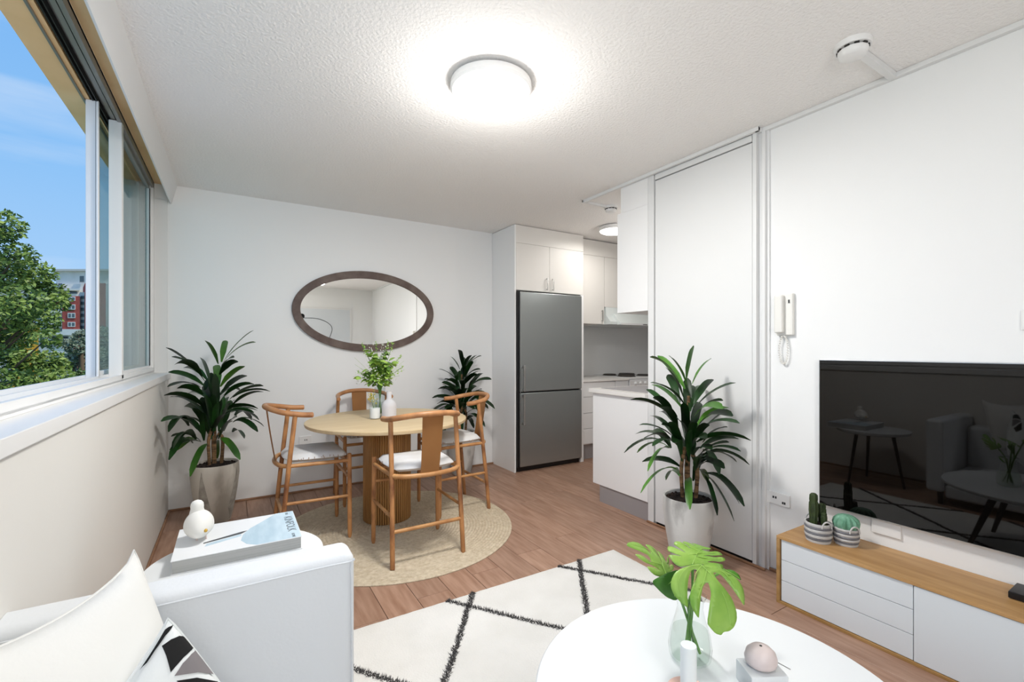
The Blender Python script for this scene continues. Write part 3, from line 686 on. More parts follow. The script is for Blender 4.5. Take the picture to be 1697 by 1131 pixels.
# ------------------------------------------------------------------ dining chairs
def make_chair(label):
    t = thing('dining_chair', label, 'chair', (0, 0, 0), 'cane armchairs around the dining table')
    zf = 0.0
    for s in (-1, 1):
        obj('leg', tube([(s * .213, .2, zf), (s * .213, .2, .02), (s * .212, .199, .28), (s * .21, .198, .535), (s * .21, .198, .54)], [.009, .0135, .0145, .0135, .009], 12), 'chairleg', t)
        obj('leg', tube(spline([(s * .214, -.2, zf), (s * .213, -.198, .02), (s * .209, -.178, .25), (s * .204, -.152, .50), (s * .2, -.118, .80)], 4),
            [.009, .0135] + [.014] * 15, 12), 'chairleg', t)
        obj('seat_rail', tube([(s * .204, -.15, .50), (s * .21, .2, .495)], .0115, 10), 'chairrail', t)
        obj('stretcher', tube([(s * .209, -.175, .275), (s * .212, .199, .27)], .0095, 10), 'chairrail', t)
    obj('seat_rail', tube([(-.21, .198, .47), (.21, .198, .47)], .011, 10), 'chairrail', t)
    obj('seat_rail', tube(spline([(-.204, -.15, .50), (-.14, -.195, .497), (0, -.215, .495), (.14, -.195, .497), (.204, -.15, .50)], 6), .0135, 12), 'chairrail', t)
    obj('stretcher', tube([(-.211, -.183, .195), (.211, -.183, .195)], .011, 10), 'chairrail', t)
    obj('stretcher', tube([(-.212, .199, .385), (.212, .199, .385)], .0095, 10), 'chairrail', t)
    rail = spline([(-.215, -.02, .803), (-.205, -.09, .808), (-.185, -.18, .824), (-.10, -.25, .843), (0, -.27, .848), (.10, -.25, .843), (.185, -.18, .824), (.205, -.09, .808), (.215, -.02, .803)], 6)
    obj('arm_rail', tube([rail[0] + Vector((0, .004, 0))] + rail + [rail[-1] + Vector((0, .004, 0))], [.011] + [.0165] * len(rail) + [.011], 14), 'chair', t)
    bm = nb(); rows = []
    for i in range(9):
        a = i / 8; z = .495 + (.846 - .495) * a; y = -.214 - .052 * a - .003 * math.sin(PI * a); hw = .055 + .008 * a
        rows.append([bm.verts.new((hw * k / 3, y + .006 * (k / 3) ** 2, z)) for k in range(-3, 4)])
    for p, q in zip(rows, rows[1:]):
        for k in range(6): bm.faces.new((p[k], p[k + 1], q[k + 1], q[k]))
    bmesh.ops.solidify(bm, geom=bm.faces[:], thickness=.009); bmesh.ops.recalc_face_normals(bm, faces=bm.faces)
    obj('back_splat', bm, 'splat', t, smooth=50)
    # cushion: tapered, domed, with creases
    bm = nb(); n = 16; T, Bm = [], []
    for i in range(n + 1):
        r1, r2 = [], []
        for j in range(n + 1):
            u = i / n * 2 - 1; v = j / n * 2 - 1
            e_ = max(abs(u), abs(v)); edge = (1 - e_ ** 6)
            hw = .197 - .012 * (v < 0) * abs(v)
            xx = u * hw * (1 - .06 * (abs(v) ** 4)); yy = .018 + v * .175 * (1 - .06 * abs(u) ** 4) - (.02 * (1 - u * u) if v < -.5 else 0)
            h = .012 * edge ** .5 * (1.6 - u * u * .4 - v * v * .4) + .004 * mnoise.noise(Vector((u * 3, v * 3, 2)))
            r1.append(bm.verts.new((xx, yy, .532 + h + .012 * edge ** .35))); r2.append(bm.verts.new((xx * (.985 if e_ < 1 else 1), yy, .526 - .018 * edge ** .4)))
        T.append(r1); Bm.append(r2)
    for i in range(n):
        for j in range(n):
            bm.faces.new((T[i][j], T[i + 1][j], T[i + 1][j + 1], T[i][j + 1])); bm.faces.new((Bm[i][j], Bm[i][j + 1], Bm[i + 1][j + 1], Bm[i + 1][j]))
    for i in range(n):
        for (a, b, c_, d) in ((T[i][0], T[i + 1][0], Bm[i + 1][0], Bm[i][0]), (T[i + 1][n], T[i][n], Bm[i][n], Bm[i + 1][n]), (T[0][i + 1], T[0][i], Bm[0][i], Bm[0][i + 1]), (T[n][i], T[n][i + 1], Bm[n][i + 1], Bm[n][i])):
            bm.faces.new((a, b, c_, d))
    bmesh.ops.recalc_face_normals(bm, faces=bm.faces)
    cu = obj('seat_cushion', bm, 'seat', t, smooth=60)
    bm = nb(); r3 = random.Random(3)
    for k in range(30):
        s = r3.choice((-1, 1)); yy = r3.uniform(-.14, .17); zz = .524 + r3.uniform(-.004, .006)
        box(bm, s * .1975, s * .1985, yy, yy + r3.uniform(.002, .005), zz, zz + r3.uniform(.006, .016))
    for k in range(22):
        xx = r3.uniform(-.17, .17); box(bm, xx, xx + r3.uniform(.002, .005), .1925, .1935, .521, .521 + r3.uniform(.006, .016))
    obj('stitch_mark', bm, 'mark', cu, smooth=0)
    pf_ = nb()
    return t
CH = make_chair('cane armchair nearest the camera with its tan back panel facing us')
CH.location = (.966, 2.688, .0)
dup(CH, (.447, 3.27, .0), -PI / 2, 'cane armchair at the left of the dining table, seen from its side')
dup(CH, (1.466, 3.275, .0), PI / 2, 'cane armchair at the right of the dining table, in front of a palm')
dup(CH, (.95, 3.862, .0), PI, 'cane armchair behind the dining table against the back wall, half hidden')
for o in list(bpy.data.objects):
    if o.name.startswith('dining_chair'): o.location.z = .0095 if True else 0

# ------------------------------------------------------------------ table-top vases
JX, JY = .872, 3.30
t = thing('glass_jar', 'small clear jar of milky liquid with little yellow sprigs on the dining table', 'jar', (JX, JY, TZ))
obj('glass', open_lathe([(.033, .001), (.038, .005), (.039, .06), (.038, .13), (.034, .15), (.033, .175), (.036, .178), (.0345, .180), (.033, .178)], 32, (JX, JY, TZ)), 'vglass', t)
obj('milky_liquid', lathe([(0, .006), (.033, .006), (.0355, .02), (.0355, .078), (0, .08)], 32, (JX, JY, TZ)), 'milk', t)
sp = nb(); rs = random.Random(8)
stems = nb()
for i in range(6):
    a = rs.uniform(0, 6.28); top = Vector((JX - .012 + .022 * math.cos(a), JY + .02 * math.sin(a), TZ + rs.uniform(.13, .215)))
    tube([(JX + .01 * math.cos(a), JY + .01 * math.sin(a), TZ + .07), (JX + .02 * math.cos(a), JY + .02 * math.sin(a), TZ + .12), top], .0012, 5, bm=stems)
    for k in range(7):
        p = top + Vector((rs.gauss(0, .008), rs.gauss(0, .008), rs.uniform(-.05, .004)))
        q = bmesh.ops.create_icosphere(sp, subdivisions=1, radius=rs.uniform(.003, .006), matrix=Matrix.Translation(p))
obj('sprig_stem', stems, 'stem', t); o = obj('tiny_blossoms', sp, 'yellowf', t); o['kind'] = 'stuff'
BX, BYY = .962, 3.262
t = thing('frosted_bottle', 'frosted glass bottle with narrow neck beside the flower vase on the dining table', 'bottle', (BX, BYY, TZ))
obj('bottle_body', lathe([(.0, .001), (.045, 0), (.051, .006), (.052, .085), (.048, .112), (.034, .128), (.020, .138), (.0175, .15), (.0175, .195), (.021, .198), (.018, .2), (.0, .2)], 32, (BX, BYY, TZ)), 'frost', t)
obj('filling', lathe([(0, .008), (.044, .008), (.0445, .1), (.03, .105), (0, .108)], 32, (BX, BYY, TZ)), 'peach', t)
VX, VY = .925, 3.365
t = thing('flower_vase', 'tall slim glass vase holding a leafy green and white bouquet', 'vase', (VX, VY, TZ))
obj('glass', open_lathe([(.030, .001), (.034, .006), (.034, .12), (.038, .215), (.0368, .2165), (.0355, .215)], 32, (VX, VY, TZ)), 'vglass2', t)
obj('water', lathe([(0, .01), (.030, .012), (.031, .11), (0, .11)], 24, (VX, VY, TZ)), 'water', t)
rs = random.Random(21)
def leafmesh(name, l, wd):
    bm = nb(); rows = []
    for i in range(7):
        a = i / 6; ww = wd * math.sin(PI * min(1, a * .93 + .05)) ** .8
        if i == 6: ww = 0.0006
        z = -.18 * l * a * a
        rows.append([bm.verts.new((-ww, l * a, z + ww * .25)), bm.verts.new((0, l * a, z)), bm.verts.new((ww, l * a, z + ww * .25))])
    for p, q in zip(rows, rows[1:]):
        for k in range(2): bm.faces.new((p[k], p[k + 1], q[k + 1], q[k]))
    me = bpy.data.meshes.new(name); bm.to_mesh(me); bm.free(); me.shade_smooth(); return me
LM = [leafmesh('bouquet_leaf', .052, .017), leafmesh('bouquet_leaf', .042, .015)]
for me, k in zip(LM, ('bleaf', 'bleaf2')): me.materials.append(M[k])
def put(name, me, parent, p, d, roll):
    o = bpy.data.objects.new(name, me); COL.objects.link(o); o.parent = parent
    q = Vector(d).to_track_quat('Y', 'Z'); o.rotation_mode = 'QUATERNION'; o.rotation_quaternion = q @ Euler((0, roll, 0)).to_quaternion()
    o.location = Vector(p) - Vector(parent.location); return o
stems = nb(); bl = nb(); wisp = nb(); dots = nb()
neck = Vector((VX, VY, TZ + .20))
for i in range(34):
    a = rs.uniform(0, 2 * PI); r = rs.uniform(.02, .14); h = rs.uniform(.08, .26) if r > .08 else rs.uniform(.12, .30)
    top = neck + Vector((r * math.cos(a), r * math.sin(a), h))
    mid = neck + Vector((r * .35 * math.cos(a), r * .35 * math.sin(a), h * .5))
    foot = Vector((VX - .012 * math.cos(a), VY - .012 * math.sin(a), TZ + .03))
    pp = spline([foot, neck + Vector((.01 * math.cos(a), .01 * math.sin(a), 0)), mid, top], 4)
    tube(pp, .0016, 5, bm=stems)
    if i % 4 == 0:      # blossom sprig
        for k in range(26):
            p = top + Vector((rs.gauss(0, .016), rs.gauss(0, .016), rs.uniform(-.06, .05)))
            bmesh.ops.create_icosphere(bl, subdivisions=1, radius=rs.uniform(.002, .0045), matrix=Matrix.Translation(p))
    for k in range(8):
        f_ = rs.uniform(.42, 1); p = pp[min(len(pp) - 1, int(f_ * (len(pp) - 1)))] if False else neck.lerp(mid, min(1, f_ * 2)) if f_ < .5 else mid.lerp(top, f_ * 2 - 1)
        az = a + rs.uniform(-1.5, 1.5); d = (math.cos(az), math.sin(az), rs.uniform(-.5, .9))
        put('leaf', LM[0 if rs.random() < .74 else 1], t, p, d, rs.uniform(-.8, .8))
for (dx, h) in ((-.135, .39), (.155, .30), (-.03, .40), (.10, .40), (-.12, .37), (.06, .41), (-.17, .19), (.17, .22)):   # tall sprigs, spread across
    top = neck + Vector((dx * .85, -dx * .5, h - .05)); pp = spline([neck, neck.lerp(top, .5) + Vector((0, 0, .02)), top], 5); tube(pp, .0014, 5, bm=stems)
    for k in range(16):
        p = neck.lerp(top, rs.uniform(.72, 1.02)) + Vector((rs.gauss(0, .006), rs.gauss(0, .006), rs.gauss(0, .006)))
        bmesh.ops.create_icosphere(dots, subdivisions=1, radius=rs.uniform(.003, .007), matrix=Matrix.Translation(p) @ Matrix.Diagonal((1, 1, .6, 1)))
for i in range(26):
    a = rs.uniform(0, 6.28); r = rs.uniform(.12, .21); tip = neck + Vector((r * math.cos(a), r * math.sin(a), rs.uniform(.1, .24)))
    tube(spline([neck + Vector((0, 0, .04)), neck.lerp(tip, .5) + Vector((0, 0, .03)), tip], 3), .0006, 4, bm=wisp)
obj('stem', stems, 'stem', t)
for nm, b_, m_ in (('white_blossoms', bl, 'petal'), ('seed_heads', dots, 'bleaf'), ('fine_grass', wisp, 'bleaf')):
    o = obj(nm, b_, m_, t); o['kind'] = 'stuff'

# ------------------------------------------------------------------ palms
P3 = [(340,240,375,68,1),(375,260,462,135,1),(340,270,262,118,1),(330,290,195,122,1),(320,330,248,175,0),(300,250,155,130,1),(330,370,180,250,0),(320,400,160,283,1),
 (265,435,195,315,0),(245,430,135,308,0),(240,420,75,345,0),(385,360,470,243,0),(385,390,565,250,0),(400,410,525,365,0),(390,420,495,352,1),(400,470,550,395,1),
 (420,490,575,435,0),(430,510,550,420,0),(400,560,625,515,0),(420,590,590,543,0),(430,600,578,563,0),(400,640,555,588,0),(440,620,625,645,0),(440,625,585,675,0),
 (440,600,485,670,0),(280,560,150,465,0),(270,540,120,470,0),(290,500,200,440,0),(250,560,145,525,0),(230,560,80,553,0),(210,570,42,622,0),(220,590,88,658,1),
 (235,600,168,678,1),(300,690,118,695,0),(280,700,138,778,1),(300,730,235,820,1),(350,740,358,838,1),(405,700,445,795,1),(430,705,548,882,0),(450,705,592,872,0),(470,710,595,823,0),
 (345,650,345,450,0),(310,620,270,430,0),(380,640,355,480,0),(380,560,440,440,0),(350,420,345,240,0),(360,560,300,420,0),(370,600,400,470,0),(320,560,230,450,0),(370,520,410,380,0),
 (340,520,330,350,0),(330,620,250,540,0),(380,620,450,540,0),(340,680,300,560,0),(390,700,420,580,0),(360,400,370,280,0),(350,600,380,430,0)]
P1 = [(355,250,298,130,1),(375,240,390,125,1),(385,240,508,75,1),(400,225,530,135,1),(370,290,420,215,0),(360,370,345,260,1),(370,370,470,262,1),(310,350,272,218,0),(280,320,165,210,0),
 (270,310,95,210,0),(285,340,135,165,0),(280,360,140,290,0),(260,370,150,353,0),(380,400,490,322,0),(390,420,510,355,0),(420,440,565,378,0),(440,430,590,402,0),(300,430,220,412,0),
 (280,470,135,393,0),(270,490,145,420,0),(380,500,530,487,0),(390,520,540,518,0),(430,510,535,550,0),(440,560,572,612,0),(440,560,525,600,0),(280,520,203,480,0),(270,560,170,510,0),
 (240,580,108,535,0),(200,560,98,583,0),(260,640,150,625,0),(240,630,100,672,0),(230,640,88,713,0),(220,650,103,740,0),(250,640,168,702,1),(300,660,240,783,1),(345,650,350,778,1),
 (370,640,447,740,1),(390,600,440,550,0),(330,600,300,400,0),(360,600,380,420,0),(340,560,330,400,0),(320,520,300,340,0),(350,480,340,300,0),(370,560,400,440,0),(300,600,250,460,0),
 (320,640,280,520,0),(360,640,420,520,0),(330,430,320,300,0),(340,600,350,440,0),(300,560,280,430,0),(380,540,420,430,0),(310,480,290,370,0)]
def palm(label, x, y, spec, sc, ox, zpix, top_px, zs, potm, rz=0, pot_h=.40, rtop=.14, seed=1, view=None, z_off=0):
    """spec: leaf base and tip in an elevation drawing (u across, v up), spread in depth to whorls"""
    t = thing('potted_palm', label, 'potted plant', (x, y, 0), 'broad leaved palms in pots')
    r0 = random.Random(seed)
    dirv = view if view else Vector((x, y, 0)).normalized()
    side = Vector((dirv.y, -dirv.x, 0))
    C0 = Vector((x, y, 0))
    def U(px, py): return (px - ox) / sc, zs + (zpix - py) / sc + z_off
    spec = list(spec)
    mid = [q for q in spec if not q[4] and abs(q[2] - ox) < 235]
    for q in mid[::2]:      # extra inner whorl leaves, shorter
        f = r0.uniform(.62, .9)
        spec.append((q[0] + r0.uniform(-25, 25), q[1] + r0.uniform(10, 60), q[0] + (q[2] - q[0]) * f + r0.uniform(-40, 40), q[1] + (q[3] - q[1]) * f + r0.uniform(0, 60), 0))
    for k, (bx, by, tx, ty, lt) in enumerate(spec):
        u0, z0 = U(bx, by); u1, z1 = U(tx, ty)
        # root the leaf on one of the canes, keep its apparent base
        dep = r0.uniform(-.03, .03)
        ln = math.hypot(u1 - u0, z1 - z0); want = max(ln, r0.uniform(.22, .33)); dd = math.sqrt(max(0, want * want - ln * ln)) * (1 if k % 2 else -1)
        if abs(u1) > .24: dd *= .7
        b = C0 + side * u0 * .8 + dirv * dep + Vector((0, 0, z0)); tp = C0 + side * u1 + dirv * (dep + dd * .9) + Vector((0, 0, z1))
        for _ in range(12):     # keep the tips clear of the walls
            if tp.x < -.372 or tp.y > 4.22 or tp.x > 2.47 or (tp.x > 2.36 and tp.y > 3.8): tp = Vector((0, 0, EYE)) + (tp - Vector((0, 0, EYE))) * .98
        if (tp - b).length > .40: tp = b + (tp - b) * (.40 / (tp - b).length)
        h = (tp - b); hh = Vector((h.x, h.y, 0)); hl = hh.length
        ctrl = b.lerp(tp, .45) + Vector((0, 0, .26 * hl if z1 > z0 - .02 else .36 * hl))
        wd = r0.uniform(.019, .0255)
        if hl < .08: outw = dirv * (-1 if k % 2 else 1)
        else: outw = hh.normalized()
        rows = []; bm = nb(); n = 9; roll = r0.uniform(-.7, .7)
        for i in range(n + 1):
            s = i / n; p = b * (1 - s) ** 2 + ctrl * 2 * s * (1 - s) + tp * s * s
            T = ((ctrl - b) * (1 - s) + (tp - ctrl) * s).normalized()
            nref = Vector((0, 0, 1)) * math.hypot(T.x, T.y) - outw * T.z
            sv = T.cross(nref).normalized(); sv = Matrix.Rotation(roll, 3, T) @ sv; nn = sv.cross(T)
            ww = wd * (min(1, .25 + 2.2 * s) * (1 if s < .72 else math.sqrt(max(.0, 1 - ((s - .72) / .285) ** 2))))
            rows.append([bm.verts.new(p - sv * ww + nn * ww * .3), bm.verts.new(p), bm.verts.new(p + sv * ww + nn * ww * .3)])
        for p, q in zip(rows, rows[1:]):
            for j in range(2): bm.faces.new((p[j], p[j + 1], q[j + 1], q[j]))
        obj('leaf', bm, 'leaf_light' if lt else 'leaf', t, smooth=80)
    for (cu, cd, top, rr_) in ((-.03, 0, .66, .010), (.035, .01, .62, .011), (.0, .03, .95, .008), (-.01, .03, .6, .009)):
        p0 = C0 + side * cu + dirv * cd
        pts = spline([p0 + Vector((0, 0, pot_h - .06)), p0 + side * cu * .3 + Vector((0, 0, pot_h + .15)), p0 - side * cu * .4 + Vector((0, 0, top + z_off))], 8)
        obj('cane', tube(pts, [rr_ * (1 + .12 * (i % 3 == 0)) for i in range(len(pts))], 8), 'cane', t)
    pf = [(0, 0), (rtop * .60, 0), (rtop * .66, .008), (rtop * .80, pot_h * .25), (rtop * .94, pot_h * .55), (rtop * 1.02, pot_h * .82), (rtop, pot_h - .006), (rtop * .975, pot_h), (rtop * .93, pot_h - .004), (rtop * .9, pot_h - .05), (0, pot_h - .06)]
    pot = obj('pot', lathe(pf, 48, (x, y, 0)), potm, t)
    def rad(z):
        q = [(a[1], a[0]) for a in pf[1:8]]
        for (za, ra), (zb, rb) in zip(q, q[1:]):
            if za <= z <= zb: return ra + (rb - ra) * (z - za) / max(1e-6, zb - za)
        return q[-1][1]
    if potm == 'concrete2':     # rough triangular facets cast into the pot, a hair proud of the wall
        for k in range(4):
            a0 = math.atan2(-dirv.y, -dirv.x) + (-.55 + k * 1.57); bm = nb(); G2 = []
            for i in range(13):
                z = .02 + (pot_h - .05) * i / 12; half = .34 * (1 - abs(i / 12 - .25) / (.26 if i < 3 else .76)); half = max(half, .01)
                G2.append([bm.verts.new((x + (rad(z) + .0012) * math.cos(a0 + half * j / 3), y + (rad(z) + .0012) * math.sin(a0 + half * j / 3), z)) for j in range(-3, 4)])
            for p, q in zip(G2, G2[1:]):
                for j in range(6): bm.faces.new((p[j], p[j + 1], q[j + 1], q[j]))
            obj('rough_facet', bm, 'conc_dark', pot)
    bm = lathe([(rtop * .95, pot_h - .05), (rtop * .9, pot_h - .018), (rtop * .5, pot_h - .012), (0, pot_h - .008)], 32, (x, y, 0))
    for _ in range(60):
        a = r0.uniform(0, 6.28); q = rtop * .85 * math.sqrt(r0.random())
        bmesh.ops.create_icosphere(bm, subdivisions=1, radius=r0.uniform(.004, .010), matrix=Matrix.Translation((x + q * math.cos(a), y + q * math.sin(a), pot_h - .014)))
    obj('soil', bm, 'soil', t)
    return t
# px-per-metre of the elevation drawings: drawing scale times pixels per metre at the plant's distance
d3 = 2.60; palm('tall dark green palm in a marbled grey pot before the white partition', 2.215, 1.70, P3, 3.057 * 760 / d3, 352, 830, 0, .385, 'concrete', pot_h=.385, rtop=.137, seed=4)
d1 = 3.24; palm('dark green palm in a faceted concrete pot in the window corner', -.10, 3.86, P1, 3.141 * 760 / d1, 340, 775, 0, .40, 'concrete2', pot_h=.415, rtop=.146, seed=9)
P2 = [(700 - a, b, 700 - c_, d, 0) for a, b, c_, d, e_ in P3]
palm('dark green palm in a pale pot against the back wall beside the fridge cupboard', 1.915, 4.075, P2, 3.057 * 760 / 2.35, 348, 830, 0, .42, 'concrete', pot_h=.42, rtop=.135, seed=14, view=Vector((.42, .9, 0)), z_off=.02)

# ------------------------------------------------------------------ sofa, side table, cushions
t = thing('sofa', 'white fabric sofa under the window, its end arm facing the dining area', 'sofa', (-.04, .3, 0))
SA0, SA1, SZ = 1.290, 1.400, .665
arm = B(-.50, .289, SA0, SA1, .10, SZ, bev=.028, seg=5)
bmesh.ops.bisect_plane(arm, geom=arm.verts[:] + arm.edges[:] + arm.faces[:], plane_co=(-.404, 0, 0), plane_no=(-1, 0, 0), clear_outer=True)
bmesh.ops.contextual_create(arm, geom=[e for e in arm.edges if e.is_boundary])
obj('armrest', arm, 'sofa', t, smooth=60)
pp = [(-.40, SA0 - .0015, SZ - .022), (.0, SA0 - .0015, SZ - .021), (.262, SA0 - .0015, SZ - .022), (.276, SA0 - .001, SZ - .04), (.279, SA0, .4), (.279, SA0, .12)]
obj('piping', tube(spline(pp, 6), .0022, 8), 'sofa', t)
obj('backrest', B(-.40, -.22, -.95, SA0 - .003, .10, .58, bev=.04, seg=5), 'sofa', t, smooth=60)
obj('base', B(-.38, .27, -.95, SA0 - .002, .06, .16, bev=.02, seg=3), 'sofa', t, smooth=60)
for a, b in ((-.94, .19), (.2, SA0 - .012)): obj('seat_pad', B(-.225, .26, a, b, .162, .255, bev=.03, seg=5), 'sofa', t, smooth=60)
obj('armrest', B(-.40, .289, -1.1, -.95, .10, SZ, bev=.035, seg=5), 'sofa', t, smooth=60)
for xx in (-.34, .24):
    for yy in (-1.02, 1.32): obj('leg', lathe([(.014, 0), (.02, .1)], 16, (xx, yy, 0)), 'darkleg', t)

def pillow(name, label, A, Bc, C, D, thick, m, prints=(), n=26, pinch=(.07, .07, .07, .07)):
    """corner points A,B,C,D in order; puffed on both faces"""
    A, Bc, C, D = map(Vector, (A, Bc, C, D))
    nrm = ((Bc - A).cross(D - A)).normalized()
    if nrm.dot(Vector((0, 0, 1.22)) - A) < 0: nrm = -nrm
    def pt(u, v, s):
        # pinch the sides inwards between the corners, each side by its own amount (AB, BC, CD, DA)
        q = lambda w: (4 * w * (1 - w)) ** .62 if 0 < w < 1 else 0
        uu = u + pinch[3] * q(v) * (1 - u) - pinch[1] * q(v) * u
        vv = v + pinch[0] * q(u) * (1 - v) - pinch[2] * q(u) * v
        p = A * (1 - uu) * (1 - vv) + Bc * uu * (1 - vv) + C * uu * vv + D * (1 - uu) * vv
        e_ = (16 * u * (1 - u) * v * (1 - v)) ** .42
        wr = .006 * mnoise.noise(Vector((u * 4, v * 4, thick * 50))) * e_
        return p + nrm * s * (thick * e_ + wr)
    t = None; bm = nb(); F = [[bm.verts.new(pt(i / n, j / n, 1)) for j in range(n + 1)] for i in range(n + 1)]
    K = [[F[i][j] if i in (0, n) or j in (0, n) else bm.verts.new(pt(i / n, j / n, -1)) for j in range(n + 1)] for i in range(n + 1)]
    for i in range(n):
        for j in range(n):
            bm.faces.new((F[i][j], F[i + 1][j], F[i + 1][j + 1], F[i][j + 1])); bm.faces.new((K[i][j], K[i][j + 1], K[i + 1][j + 1], K[i + 1][j]))
    bmesh.ops.recalc_face_normals(bm, faces=bm.faces)
    zc = min(v.co.z for v in bm.verts); ctr = (A + Bc + C + D) / 4
    t = thing(name, label, 'cushion', (ctr.x, ctr.y, zc))
    obj('cover', bm, m, t, smooth=80)
    bpts = [pt(u, 0, 0) for u in [k / 20 for k in range(20)]] + [pt(1, v, 0) for v in [k / 20 for k in range(20)]] + [pt(1 - u, 1, 0) for u in [k / 20 for k in range(20)]] + [pt(0, 1 - v, 0) for v in [k / 20 for k in range(20)]]
    obj('seam_piping', tube(bpts, .0025, 6, closed=True), m, t)
    for pm, poly in prints:     # printed shapes follow the fabric: dense triangulated polygon in (u,v)
        pb_ = nb(); vs = [pb_.verts.new((u, v, 0)) for u, v in poly]; f_ = pb_.faces.new(vs)
        bmesh.ops.triangulate(pb_, faces=pb_.faces[:])
        for _ in range(4): bmesh.ops.subdivide_edges(pb_, edges=[e for e in pb_.edges if e.calc_length() > .03], cuts=1); bmesh.ops.triangulate(pb_, faces=pb_.faces[:])
        for v in pb_.verts:
            u_, v_ = min(max(v.co.x, .004), .996), min(max(v.co.y, .004), .996)
            v.co = pt(u_, v_, 1) + nrm * .0012
        bmesh.ops.recalc_face_normals(pb_, faces=pb_.faces)
        obj('printed_shape', pb_, pm, t, smooth=80)
    return t
def at(px, py, tt): return Vector((0, 0, EYE)) + ray(px, py) * tt
vp = at
CA = at(222, 913, .92); CB = CA + (at(300, 1180, .89) - CA) * 1.3; CD = at(-250, 1118, .56)
CC = CB + CD - CA + Vector((.12, 0, 0))
pillow('scatter_cushion', 'plain white linen cushion with one corner pointing up on the sofa', CA, CB, CC, CD, .055, 'cushw', pinch=(-.02, .05, .05, .125))
K_ = 1.3
PA = at(278, 1026, .80); PR = PA + (at(415, 1212, .86) - PA) * K_; PL_ = PA + (at(110, 1250, .67) - PA) * K_
def sc_(pl): return [(a / K_, b / K_) for a, b in pl]
# u runs from the top corner down the right edge, v down the left edge
pillow('scatter_cushion', 'white cushion printed with black and grey abstract shapes on the sofa', PA, PR, PR + PL_ - PA, PL_, .05, 'printwhite', pinch=(-.02, .05, .05, .03), prints=(
    ('black', sc_([(0.045, 0.007), (0.017, 0.044), (-0.027, 0.156), (-0.038, 0.273), (-0.024, 0.386), (0.002, 0.382), (0.013, 0.32), (0.014, 0.225), (0.022, 0.107)])),
    ('black', sc_([(0.032, 0.175), (0.063, 0.099), (0.108, 0.035), (0.179, -0.015), (0.27, -0.024), (0.227, 0.048), (0.195, 0.124), (0.174, 0.213), (0.165, 0.265), (0.085, 0.206)])),
    ('grey', sc_([(0.288, -0.021), (0.374, -0.034), (0.492, 0.002), (0.339, 0.116), (0.199, 0.263), (0.208, 0.158), (0.241, 0.059)])),
    ('black', sc_([(0.228, 0.275), (0.349, 0.148), (0.528, 0.026), (0.627, 0.077), (0.474, 0.249)])),
))
# side table
STX, STY, STZ = .019, 1.850, .49
t = thing('side_table', 'small round white side table with dark legs behind the sofa arm', 'table', (STX, STY, 0))
obj('tabletop', lathe([(0, STZ - .03), (.25, STZ - .03), (.268, STZ - .022), (.272, STZ - .006), (.272, STZ), (0, STZ)], 64, (STX, STY, 0)), 'ctable', t)
for k in range(3):
    a = 2 * PI * k / 3 + .5
    obj('leg', tube([(STX + .15 * math.cos(a), STY + .15 * math.sin(a), STZ - .03), (STX + .23 * math.cos(a), STY + .23 * math.sin(a), .0)], [.015, .009], 12), 'darkleg', t)
# book
bt = thing('book', 'thick white and pale blue hardcover book lying on the side table', 'book', (.03, 1.98, STZ))
bx0, bx1, by0, by1, bz0, bz1 = -.168, .220, 1.828, 2.135, STZ, STZ + .046
obj('page_block', B(bx0 + .004, bx1 - .004, by0 + .003, by1 - .004, bz0 + .003, bz1 - .003), 'pages', bt)
obj('cover', B(bx0, bx1, by0, by1, bz1 - .003, bz1, bev=.001), 'cover', bt)
obj('cover', B(bx0, bx1, by0, by1, bz0, bz0 + .003, bev=.001), 'cover', bt)
obj('cover_spine', B(bx0, bx1, by1 - .004, by1, bz0, bz1, bev=.001), 'cover', bt)
zt = bz1
def flat(name, poly, m, dz, par): return obj(name, prism([(a, b) for a, b in poly], zt - .0002, zt + dz), m, par, smooth=0)
flat('printed_photo', [(.218, by0 + .002), (.218, by1 - .002), (.155, by1 - .002), (.10, 2.06), (.06, 2.01), (.035, 1.955), (.028, 1.90), (.045, 1.855), (.075, by0 + .002)], 'printblue', .0004, bt)
flat('printed_stripe', [(-.085, 1.935), (-.085, 1.945), (.035, 1.99), (.05, 1.99), (.03, 1.968)], 'printdark', .0005, bt)
flat('printed_patch', [(-.08, 1.905), (-.075, 1.93), (.03, 1.965), (.03, 1.945)], 'printblue', .0003, bt)
def text(body, size, loc, rz, m, par, name):
    cu = bpy.data.curves.new(name, 'FONT'); cu.body = body; cu.size = size; cu.extrude = .0003; cu.align_x = 'CENTER'; cu.align_y = 'CENTER'
    o = bpy.data.objects.new(name, cu); COL.objects.link(o); bpy.context.view_layer.update()
    me = bpy.data.meshes.new_from_object(o.evaluated_get(bpy.context.evaluated_depsgraph_get())); bpy.data.objects.remove(o)
    me.materials.clear(); me.materials.append(M[m]); o = bpy.data.objects.new(name, me); COL.objects.link(o); o.parent = par
    o.location = Vector(loc) - Vector(par.location); o.rotation_euler = (0, 0, rz); return o
text('KINFOLK', .042, (.193, 1.985, zt + .0008), -PI / 2, 'ink', bt, 'cover_title')
text('THE', .014, (.193, 2.11, zt + .0008), -PI / 2, 'ink', bt, 'cover_lettering')
text('HOME', .014, (.193, 1.855, zt + .0008), -PI / 2, 'ink', bt, 'cover_lettering')
